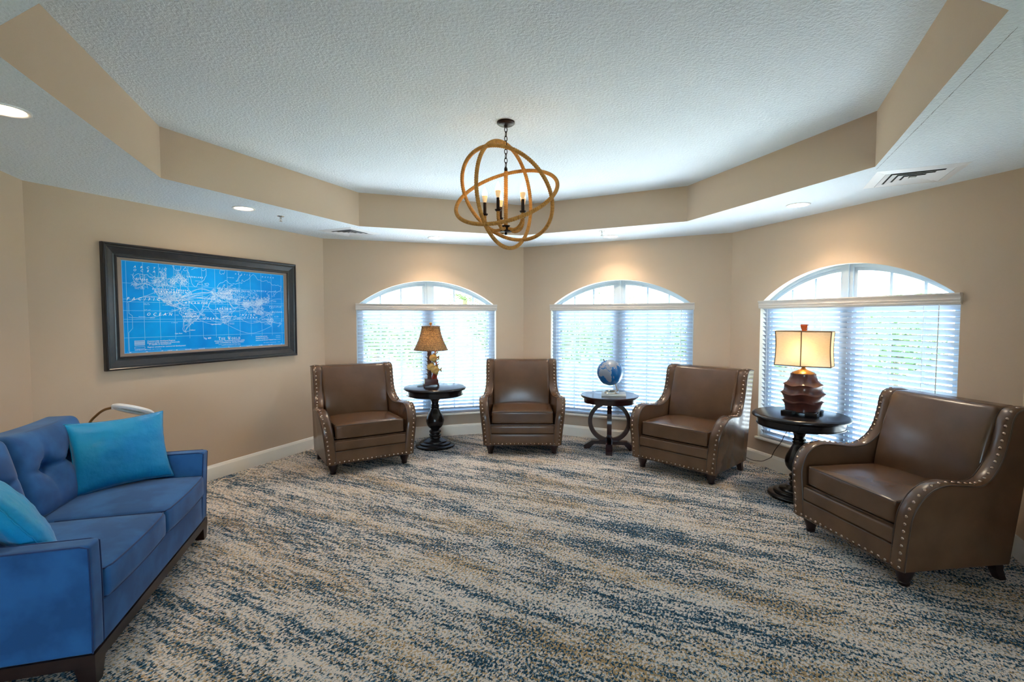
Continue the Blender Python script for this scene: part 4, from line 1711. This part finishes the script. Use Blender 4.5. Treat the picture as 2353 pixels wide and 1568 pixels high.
# ------------------------------------------------------------------ framed world map
loc, rz = wall_frame(V_A, V_AB, 1.337)
t = thing('framed_map', 'blue blueprint style world map in a wide dark frame', 'wall art', (loc[0], loc[1], 1.594), rz)
FW, FH, PW, PH = .905, .497, .766, .371
prof = [(0, 0), (0, .034), (.004, .042), (.012, .045), (.018, .041), (.020, .036), (.030, .036), (.034, .031), (.065, .020), (.078, .016), (.082, .019), (.088, .019), (.092, .025), (.100, .026), (.106, .017)]
for side in range(4):
    # mitred moulding length; local: x along wall, z up, y outward(+) so room side is -y
    mb = MB()
    n = len(prof)
    vs_ = []
    for end in (-1, 1):
        for (o, h) in prof:
            if side in (0, 2):
                s = 1 if side == 0 else -1
                vs_.append((end * (FW - o), -h, s * (FH - o)))
            else:
                s = 1 if side == 1 else -1
                vs_.append((s * (FW - o), -h, end * (FH - o)))
    mb.add(vs_, [(i, i + 1, n + i + 1, n + i) for i in range(n - 1)])
    mb.build('frame_moulding', M_FRAME, t, smooth=25)
mb = MB()
o_ = .106
lin_prof = [(FW - o_, FH - o_, .016), (PW + .003, PH + .003, .012), (PW, PH, .007)]
for (a, b, h), (a2, b2, h2) in zip(lin_prof, lin_prof[1:]):
    A4 = [(-a, -h, -b), (a, -h, -b), (a, -h, b), (-a, -h, b)]
    B4 = [(-a2, -h2, -b2), (a2, -h2, -b2), (a2, -h2, b2), (-a2, -h2, b2)]
    mb.add(A4 + B4, [(i, (i + 1) % 4, 4 + (i + 1) % 4, 4 + i) for i in range(4)])
mb.build('liner', M_LINER, t, smooth=0)
mb = MB()
mb.add([(-PW, -.007, -PH), (PW, -.007, -PH), (PW, -.007, PH), (-PW, -.007, PH), (-PW, -.001, -PH), (PW, -.001, -PH), (PW, -.001, PH), (-PW, -.001, PH)], [(0, 1, 2, 3), (7, 6, 5, 4), (0, 4, 5, 1), (1, 5, 6, 2), (2, 6, 7, 3), (3, 7, 4, 0)])
pr = mb.build('map_print', M_PRINT, t, smooth=0)
KX, KY, ZEQ = 1.47 / (2 * PI), .166, PH - .398


def mp(lo, la):
    la = max(-82, min(80.5, la))
    return (R(lo) * KX, ZEQ + KY * math.log(math.tan(PI / 4 + R(la) / 2)))


def ink(mb, pts, w, y=-.0074):
    for (x0, z0), (x1, z1) in zip(pts, pts[1:]):
        d = Vector((x1 - x0, z1 - z0))
        if d.length < 1e-5:
            continue
        d.normalize()
        nx, nz_ = -d.y * w / 2, d.x * w / 2
        ex, ez = d.x * w * .3, d.y * w * .3
        q = [(x0 - nx - ex, z0 - nz_ - ez), (x1 - nx + ex, z1 - nz_ + ez), (x1 + nx + ex, z1 + nz_ + ez), (x0 + nx - ex, z0 + nz_ - ez)]
        if any(abs(a) > PW - .001 or abs(b) > PH - .001 for a, b in q):
            continue
        mb.add([(a, y, b) for a, b in q], [(0, 1, 2, 3)])


rr = random.Random(21)


def rough(pts, it=2, amp=.16):
    for _ in range(it):
        out = []
        for a, b in zip(pts, pts[1:]):
            d = math.hypot(b[0] - a[0], b[1] - a[1])
            out += [a, ((a[0] + b[0]) / 2 + (rr.random() - .5) * amp * d, (a[1] + b[1]) / 2 + (rr.random() - .5) * amp * d * .8)]
        pts = out + [pts[-1]]
    return pts


coast = MB()
for p in LANDS + [CASP]:
    q = rough(p + [p[0]], 2, .3)
    ink(coast, [mp(*a) for a in q], .0021)
coast.build('map_coastlines', M_INK, pr, smooth=0)
grid = MB()
for k in range(13):
    x = R(-180 + 30 * k) * KX
    ink(grid, [(x, -PH + .105 if 0 < k < 12 else -PH + .02), (x, PH - .002)], .0024)
for la in (60, 30, 23.5, 0, -23.5, -30, -60):
    z = mp(0, la)[1]
    ink(grid, [(-PW + .004, z), (PW - .004, z)], .0018 if la != -60 else .0024)
ink(grid, [(-PW + .02, -PH + .012), (PW - .02, -PH + .012)], .0015)
ink(grid, [(-PW + .003, -PH + .003), (PW - .003, -PH + .003), (PW - .003, PH - .003), (-PW + .003, PH - .003), (-PW + .003, -PH + .003)], .0026)
# date line on the ocean side
ink(grid, [(-.735 + .012, mp(0, 20)[1]), (-.735 + .012, mp(0, -8)[1]), (-.735 + .035, mp(0, -14)[1]), (-.735 + .035, mp(0, -44)[1]), (-.735 + .006, mp(0, -52)[1]), (-.735 + .006, mp(0, -75)[1])], .0028)
grid.build('map_graticule', M_INK2, pr, smooth=0)
rail = MB()
zt_ = -PH


def region(lo0, lo1, la0, la1, n, step, onland=True):
    k = 0
    tries = 0
    while k < n and tries < n * 6:
        tries += 1
        lo, la = lo0 + (lo1 - lo0) * rr.random(), la0 + (la1 - la0) * rr.random()
        if onland and not any(pip(p, lo, la) for p in LANDS):
            continue
        a = rr.random() * 2 * PI
        pts = [(lo, la)]
        for _ in range(4):
            a += (rr.random() - .5) * 1.2
            pts.append((pts[-1][0] + math.cos(a) * step, pts[-1][1] + math.sin(a) * step * .7))
        ink(rail, [mp(*q) for q in pts], .0012)
        k += 1


region(60, 110, 38, 56, 60, 2.2)
region(70, 100, 20, 38, 90, 1.7)
region(-78, -50, -10, 10, 60, 1.7)
region(95, 122, 22, 34, 90, 1.6)
region(40, 62, 24, 42, 70, 1.7)
region(-124, -68, 27, 50, 210, 1.9)
region(-110, -84, 14, 30, 60, 1.6)
region(-10, 42, 37, 60, 300, 1.7)
region(68, 90, 9, 32, 130, 1.5)
region(104, 124, 20, 42, 130, 1.7)
region(96, 128, -8, 18, 120, 1.5, False)
region(-70, -40, -38, -12, 90, 1.7)
region(15, 38, -34, -12, 80, 1.7)
region(8, 42, -10, 14, 60, 2.0)
region(-12, 20, 28, 37, 50, 1.8)
region(138, 153, -38, -20, 70, 1.5)
region(30, 60, 48, 62, 60, 2.0)
region(118, 142, 30, 45, 80, 1.5, False)
region(-130, -80, 58, 74, 120, 2.2)
region(-168, -140, 56, 68, 70, 1.6, False)
region(-95, -58, 62, 76, 100, 1.8)
region(115, 155, -12, 2, 60, 1.6, False)
# sea routes
ports = dict(NY=(-74, 40), LV=(-5, 52), GB=(-8, 37), CT=(18, -34), RIO=(-42, -23), BA=(-57, -36), PAN=(-79, 8), SF=(-123, 37), YOK=(140, 34), SH=(122, 31), SIN=(104, 1), CO=(80, 6), AD=(45, 12), SUE=(33, 30), BOM=(72, 19), SYD=(152, -34), PER=(115, -32), HON=(-158, 21), AUK=(175, -37), VAL=(-72, -33), MAG=(-72, -53), DAK=(-18, 15), HAV=(-82, 23), HAL=(-63, 44), REC=(-34, -8), SEA=(-126, 48), SAM=(-171, -14), MAU=(57, -20), BER=(-65, 32), HK=(115, 21), DUR=(32, -30), NO=(-89, 28), AZ=(-25, 38), WP=(-179, 22), WP2=(-178, -18), EP=(179, 44), EP2=(179, -24), AUK2=(150, -44))
RT_ = 'NY-LV NY-LV NY-LV HAL-LV NY-GB NY-GB NO-LV NO-GB BER-LV HAV-GB NY-PAN NO-PAN NY-REC REC-DAK DAK-GB REC-RIO RIO-BA BA-MAG MAG-VAL VAL-PAN PAN-SF AUK-SYD LV-DAK DAK-CT CT-REC CT-DUR DUR-MAU MAU-CO CO-SIN SIN-HK HK-SH CO-AD AD-SUE BOM-AD CO-PER PER-SYD SYD-SIN RIO-LV AZ-LV AZ-NY AZ-REC GB-SUE CO-BOM SF-WP SEA-WP PAN-WP2 YOK-EP SYD-AUK AUK-EP2 CT-AUK2 MAU-PER SH-YOK BER-HAV HAV-AZ RIO-CT LV-GB '.split()
for s in RT_:
    a, b = [ports[q] for q in s.split('-')]
    j = (rr.random() - .5) * .18
    dx, dy = b[0] - a[0], b[1] - a[1]
    pts = []
    for i in range(13):
        u = i / 12
        bow = math.sin(u * PI) * (j + .08 * (1 if (a[1] + b[1]) > 0 else -1))
        pts.append((a[0] + dx * u - dy * bow * .6, a[1] + dy * u + abs(dx) * bow))
    ink(rail, [mp(*q) for q in pts], .0016)


def scribble(lo, la, n, right=True, rows=1):
    # a row of marks as small as the unreadable place names
    x, z = mp(lo, la)
    for r_ in range(rows):
        xx = x if right else x - n * .0052
        for k in range(n):
            if rr.random() < .12:
                continue
            h = .0030 + .0022 * rr.random()
            zz = z - r_ * .009
            ink(rail, [(xx + k * .0052, zz), (xx + k * .0052 + .0030, zz + h * (rr.random() - .3))], .0022)


for lo, la, n, rt, rw in [(-128, 38, 16, False, 2), (-70, -52, 8, True, 1), (-85, -33, 10, False, 1), (-50, -30, 12, True, 1), (-40, -23, 12, True, 1), (-36, -9, 9, True, 2), (-75, 19, 14, True, 2), (-100, 17, 12, False, 1), (-84, 3, 11, False, 1), (-82, -12, 7, False, 1), (-62, 33, 10, True, 1), (-30, 38, 9, False, 1),
                          (-18, 28, 9, False, 2), (-19, 15, 9, False, 1), (-15, 5, 12, False, 1), (8, -6, 11, False, 1), (14, -24, 10, False, 1), (30, -35, 12, True, 2), (42, -16, 8, True, 1), (52, -19, 13, True, 3), (48, 3, 10, True, 1), (60, 12, 9, True, 1), (73, 5, 10, False, 1), (84, 11, 8, True, 1), (98, 2, 12, False, 2),
                          (112, -30, 12, False, 2), (128, -40, 14, True, 1), (154, -33, 8, True, 1), (157, -14, 10, True, 2), (145, 14, 8, True, 1), (146, 38, 14, True, 2), (150, 50, 8, True, 1), (122, 26, 9, True, 1), (-150, 20, 9, True, 2), (-160, -17, 10, True, 1), (-140, -20, 8, True, 1), (-150, 2, 10, True, 1), (-172, 60, 12, True, 2), (-165, 54, 14, True, 2),
                          (-45, 68, 10, True, 1), (-40, 64, 10, True, 1), (-15, 62, 10, False, 1), (30, 74, 14, True, 1), (55, 79, 9, True, 1), (-130, 60, 10, True, 2), (-100, 42, 26, True, 3), (-95, 34, 22, True, 2), (10, 46, 26, True, 3), (55, 46, 14, True, 2), (76, 26, 14, True, 2), (108, 31, 14, True, 3), (10, 3, 16, True, 2), (22, -14, 10, True, 2), (-66, -26, 9, True, 2), (132, -32, 16, True, 1)]:
    scribble(lo, la, n, rt, rw)
for x0, zz, n in ((.02, zt_ + .034, 44), (.05, zt_ + .024, 36), (-.62, zt_ + .024, 24), (.50, zt_ + .030, 38)):
    for k in range(n):
        if rr.random() < .85:
            ink(rail, [(x0 + k * .0055, zz), (x0 + k * .0055 + .0033, zz + .0035 * (rr.random() - .3))], .0022)
tag(rail.build('map_routes', M_INK, pr, smooth=0), kind='stuff')


def glyphs(txt, size, shear=0.0, space=1.0):
    cu = bpy.data.curves.new('lettering', 'FONT')
    cu.body = txt
    cu.size = size
    cu.shear = shear
    cu.space_character = space
    cu.align_x = 'CENTER'
    cu.align_y = 'CENTER'
    cu.resolution_u = 2
    o = bpy.data.objects.new('lettering', cu)
    COL.objects.link(o)
    dg = bpy.context.evaluated_depsgraph_get()
    ev = o.evaluated_get(dg)
    me = ev.to_mesh()
    vs_ = [tuple(v.co) for v in me.vertices]
    fs_ = [tuple(p.vertices) for p in me.polygons]
    ev.to_mesh_clear()
    bpy.data.objects.remove(o)
    bpy.data.curves.remove(cu)
    return vs_, fs_


letters = MB()


def write(txt, x, z, size, shear=0.0, space=1.0, align='c', rot=0.0):
    vs_, fs_ = glyphs(txt, size, shear, space)
    if not vs_:
        return
    if align == 'l':
        x0 = min(v[0] for v in vs_)
        vs_ = [(a - x0, b, c) for a, b, c in vs_]
    ca, sa = math.cos(rot), math.sin(rot)
    letters.add([(x + a * ca - b * sa, -.0076, z + a * sa + b * ca) for a, b, c in vs_], fs_)


write('ARCTIC', -.555, PH - .045, .026, .3, 3.4)
write('OCEAN', -.575, PH - .072, .026, .3, 3.4)
write('PACIFIC', *mp(-150, 31), .032, .3, 2.4)
write('OCEAN', *mp(-121, -10), .034, .3, 2.2)
write('ATLANTIC', *mp(-44, 25), .026, .3, 1.9)
write('OCEAN', *mp(-13, -22), .026, .3, 1.9)
write('INDIAN', *mp(80, -10), .026, .3, 2.2)
write('OCEAN', *mp(88, -19), .026, .3, 2.2)
write('PACIFIC', *mp(160, 19), .024, .3, 1.8)
write('OCEAN', *mp(165, 1), .024, .3, 1.8)
write('DOMINION OF CANADA', *mp(-97, 53), .019, 0, 1.5)
write('NORTH AMERICA', *mp(-97, 49), .022, 0, 1.7)
write('SOUTH', *mp(-57, -8), .022, 0, 1.6)
write('AMERICA', *mp(-57, -15), .022, 0, 1.6)
write('AFRICA', *mp(20, 9), .026, 0, 1.9)
write('RUSSIAN EMPIRE', *mp(62, 57), .019, 0, 1.6)
write('SIBERIA', *mp(117, 59), .020, 0, 2.2)
write('ALASKA', *mp(-152, 66), .017, 0, 1.6)
write('GREENLAND', *mp(-45, 72), .017, 0, 1.7)
write('AUSTRALIA', *mp(134, -25), .016, 0, 1.4)
write('ARCTIC', *mp(70, 77.5), .018, .3, 3.2)
write('OCEAN', *mp(140, 77), .018, .3, 3.2)
write('Cape Horn', *mp(-84, -55.5), .014, .2)
write('I. Falkland', *mp(-55, -50), .013, .2)
write('Cape Good Hope', *mp(0, -38), .014, .2)
write('ASIA', *mp(104, 44), .018, 0, 5.0)
write('EUROPE', *mp(24, 51), .020, 0, 1.5)
write('Fig. 409', -.085, zt_ + .098, .022)
write('PRINCIPAL TRANSPORTATION LINES', .135, zt_ + .066, .0165, 0, 1.15)
write('AND COMMERCIAL DEVELOPMENT', .135, zt_ + .050, .0165, 0, 1.15)
write('Commercially developed Regions', -.595, zt_ + .092, .0165, .1, 1.0, 'l')
write('Regions partly developed commercially', -.595, zt_ + .077, .0165, .1, 1.0, 'l')
write('or capable of development', -.585, zt_ + .064, .0165, .1, 1.0, 'l')
write('Regions unsuited for commercial development', -.595, zt_ + .043, .0165, .1, 1.0, 'l')
write('COPYRIGHT, BY', -.69, zt_ + .024, .012, .1, 1.0, 'l')
write('Principal Railroad Lines', .415, zt_ + .096, .0145, .1, 1.0, 'l')
write('Principal Steamship Lines', .415, zt_ + .078, .0145, .1, 1.0, 'l')
write('Submarine and Overland Telegraph Lines', .415, zt_ + .058, .0145, .1, 1.0, 'l')
for k, d in enumerate(range(-180, 181, 30)):
    write(str(abs(d)), R(d) * KX * .985, zt_ + .0065, .011)
for x, s in ((-.42, 'Longitude'), (-.27, 'West from'), (-.15, 'Greenwich'), (.33, 'Longitude'), (.47, 'East from'), (.58, 'Greenwich')):
    write(s, x, zt_ + .0065, .010, .1)


# serif capitals for the title, drawn as strokes (x right, z up, unit height)
SER = dict(
    T=(.85, [((.42, 0), (.42, 1), .17), ((0.03, .95), (.81, .95), .09), ((.04, .78), (.04, .97), .06), ((.80, .78), (.80, .97), .06), ((.25, .03), (.6, .03), .06)]),
    H=(.95, [((.17, 0), (.17, 1), .16), ((.77, 0), (.77, 1), .16), ((.17, .52), (.77, .52), .07), ((0.02, .03), (.34, .03), .06), ((.02, .97), (.34, .97), .06), ((.6, .03), (.93, .03), .06), ((.6, .97), (.93, .97), .06)]),
    E=(.82, [((.18, 0), (.18, 1), .16), ((.02, .96), (.74, .96), .08), ((.02, .04), (.78, .04), .08), ((.18, .52), (.55, .52), .07), ((.73, .75), (.73, .98), .06), ((.77, .02), (.77, .28), .06), ((.55, .40), (.55, .64), .05)]),
    W=(1.25, [((.1, 1), (.38, 0), .15), ((.38, 0), (.64, .95), .07), ((.5, 1), (.82, 0), .15), ((.82, 0), (1.12, 1), .07), ((0, .97), (.28, .97), .06), ((.4, .97), (.72, .97), .06), ((.98, .97), (1.24, .97), .06)]),
    O=(.98, [((.5 + .38 * math.cos(a), .5 + .46 * math.sin(a)), (.5 + .38 * math.cos(a + .4), .5 + .46 * math.sin(a + .4)), .08 + .09 * abs(math.cos(a + .2))) for a in [k * PI / 8 for k in range(16)]]),
    R=(.98, [((.17, 0), (.17, 1), .16), ((.02, .03), (.34, .03), .06), ((.02, .96), (.5, .96), .07), ((.5, .96), (.70, .85), .11), ((.70, .85), (.70, .64), .15), ((.70, .64), (.5, .5), .11), ((.5, .5), (.17, .5), .07), ((.46, .5), (.78, .03), .15), ((.72, .03), (.96, .03), .06)]),
    L=(.80, [((.18, 0), (.18, 1), .16), ((.02, .97), (.36, .97), .06), ((.02, .04), (.74, .04), .08), ((.74, .02), (.74, .30), .06)]),
    D=(.98, [((.17, 0), (.17, 1), .16), ((.02, .96), (.45, .96), .07), ((.45, .96), (.72, .82), .12), ((.72, .82), (.80, .5), .16), ((.80, .5), (.72, .18), .16), ((.72, .18), (.45, .04), .12), ((.45, .04), (.02, .04), .07)]))


def serif_word(word, x, z, big, small):
    total = 0
    for i, c in enumerate(word):
        s = big if i == 0 else small
        total += SER[c][0] * s + .006
    return total


def serif_text(words, xc, z, big, small):
    tot = sum(serif_word(w, 0, 0, big, small) for w in words) + .018 * (len(words) - 1)
    x = xc - tot / 2
    for w in words:
        for i, c in enumerate(w):
            s = big if i == 0 else small
            for a, b, wd in SER[c][1]:
                ink(letters, [(x + a[0] * s, z + a[1] * s), (x + b[0] * s, z + b[1] * s)], wd * s, -.0076)
            x += SER[c][0] * s + .006
        x += .018


serif_text(['THE', 'WORLD'], .135, zt_ + .078, .026, .020)
tag(letters.build('map_lettering', M_INKW, pr, smooth=0), kind='stuff')
leg = MB()
for (x0, x1, z0, z1) in ((-.69, -.615, zt_ + .082, zt_ + .100), (-.69, -.615, zt_ + .062, zt_ + .080), (-.69, -.615, zt_ + .034, zt_ + .050)):
    ink(leg, [(x0, z0), (x1, z0), (x1, z1), (x0, z1), (x0, z0)], .0018)
    if z0 > zt_ + .05:
        for k in range(8):
            ink(leg, [(x0, z0 + (z1 - z0) * k / 8), (x1, z0 + (z1 - z0) * k / 8)], .0009)
for z in (zt_ + .096, zt_ + .078, zt_ + .058):
    for k in range(14 if z > zt_ + .09 else 8):
        n = 14 if z > zt_ + .09 else 8
        ink(leg, [(.655 + .06 * k / n, z), (.655 + .06 * (k + .7) / n, z)], .0022)
leg.build('map_legend', M_INK, pr, smooth=0)


# ------------------------------------------------------------------ outdoors
mb = MB()
mb.box(-90, 90, 5.0, 160, -.40, -.30)
mb.box(3.4, 90, -20, 5.0, -.40, -.30)
mb.box(-90, -3.5, -20, 5.0, -.40, -.30)
mb.box(-3.5, 3.4, -20, -5.2, -.40, -.30)
tag(mb.build('ground', M_LAWN, smooth=0), kind='structure')
mb = MB()
mb.box(-8, 10, 0.5, 10.2, -.31, -.285)  # pale concrete added to bounce sunlight through the blinds onto the ceiling
tag(mb.build('bounce_apron', M_CONC, smooth=0), kind='structure')


def leaf_cloud(mb, c, rad, n, size, rng, shell=.55):
    for _ in range(n):
        while True:
            p = Vector((rng.uniform(-1, 1), rng.uniform(-1, 1), rng.uniform(-1, 1)))
            if shell < p.length < 1 or (p.length < 1 and rng.random() < .25):
                break
        p = Vector((c[0] + p.x * rad[0], c[1] + p.y * rad[1], c[2] + p.z * rad[2]))
        a = Vector((rng.uniform(-1, 1), rng.uniform(-1, 1), rng.uniform(-.4, 1))).normalized()
        b = a.orthogonal().normalized()
        s = size * rng.uniform(.6, 1.3)
        mb.add([p - b * s * .35, p + a * s * .5, p + b * s * .35, p + a * s * -.5], [(0, 1, 2, 3)])


rng = random.Random(9)
SH = [(-7.5, 17), (-5.2, 19), (-3.0, 16.5), (-.6, 18), (1.6, 16), (3.9, 18.5), (6.0, 16.5), (8.0, 14.5), (10.2, 13.0), (11.8, 10.8), (12.6, 8.2), (13.2, 5.6), (15.5, 12.5)]
for i, (x, y) in enumerate(SH):
    h = rng.uniform(1.7, 2.35)
    k = 0 if x / y < -.03 else 1 if x / y < .39 else 2
    t = thing('garden_shrub', 'green shrub outside, seen through the blind behind the ' + ('wicker fish lamp', 'desk globe', 'ribbed brown lamp')[k], 'shrub', (x, y, -.3), 0,
              'shrubs outside the ' + ('fish lamp', 'globe', 'ribbed lamp')[k] + ' window')
    mb = MB()
    for k in range(5):
        a = rng.random() * 6.28
        mb.tube([(0, 0, 0), (.2 * math.cos(a), .2 * math.sin(a), h * .35), (.6 * math.cos(a), .6 * math.sin(a), h * .7)], lambda u: .04 * (1 - u) + .01, 5)
    mb.build('stems', M_BARK, t)
    mb = MB()
    for k in range(6):
        leaf_cloud(mb, (rng.uniform(-.7, .7), rng.uniform(-.5, .5), h * rng.uniform(.35, .72)), (.75, .65, h * .32), 230, .16, rng)
    mb.build('foliage', M_LEAF1, t, smooth=0)


def palm(x, y, h, label, lean=0.0, rad=1.7):
    t = thing('palm_tree', label, 'palm', (x, y, -.3), rng.random() * 6)
    mb = MB()
    mb.tube([(lean * (u ** 2), 0, h * u) for u in [k / 8 for k in range(9)]], lambda u: .16 - .06 * u, 8)
    mb.build('trunk', M_BARK, t)
    mb = MB()
    for k in range(16):
        a = 2 * PI * k / 16 + rng.random() * .3
        up = rng.uniform(.15, 1.0)
        d = Vector((math.cos(a), math.sin(a), 0))
        rib = [Vector((lean, 0, h)) + d * (rad * u) + Vector((0, 0, rad * (up * u - (up * .55 + .55) * u * u))) for u in [q / 12 for q in range(13)]]
        mb.tube(rib, lambda u: .02 * (1 - u) + .004, 4)
        for i in range(1, 13):
            tg = (rib[i] - rib[i - 1]).normalized()
            sd = tg.cross(Vector((0, 0, 1))).normalized()
            l = rad * .34 * math.sin(PI * min(1, .15 + i / 13))
            for s in (-1, 1):
                tip = rib[i] + sd * s * l + tg * l * .7 + Vector((0, 0, -.25 * l))
                mb.add([rib[i] - tg * .035, tip, rib[i] + tg * .035], [(0, 1, 2)])
    mb.build('fronds', M_LEAF2, t, smooth=0)


palm(-1.95, 20.5, 2.55, 'wispy palm crown seen in the arch above the wicker lamp', 0, 1.25)
palm(14.3, 17.6, 2.45, 'palm fronds seen in the arch above the ribbed brown lamp', 0, 1.5)
t = thing('young_tree', 'thin young tree seen in the arch above the globe', 'tree', (3.5, 16.5, -.3))
mb = MB()
mb.tube([(0, 0, 0), (.05, 0, 1.4), (0, 0, 3.0)], lambda u: .07 - .045 * u, 7)
for k in range(14):
    a = rng.random() * 6.28
    z = rng.uniform(1.3, 2.7)
    mb.tube([(0, 0, z), (.4 * math.cos(a), .4 * math.sin(a), z + .35), (.7 * math.cos(a), .7 * math.sin(a), z + .8)], lambda u: .018 * (1 - u) + .004, 5)
mb.build('branches', M_BARK, t)
mb = MB()
leaf_cloud(mb, (0, 0, 2.6), (.95, .95, .9), 240, .09, rng, 0)
mb.build('foliage', M_LEAF1, t, smooth=0)
t = thing('utility_pole', 'pale utility pole with crossarms seen in the arch above the wicker lamp', 'utility pole', (-2.95, 19.0, -.3))
mb = MB()
mb.tube([(0, 0, 0), (0, 0, 9.0)], .11, 10)
mb.build('pole', M_POLE, t)
for z in (2.95, 3.25, 3.42):
    mb = MB()
    mb.box(-.55, .55, -.05, .05, z, z + .06)
    mb.build('crossarm', M_POLE, t, smooth=0)
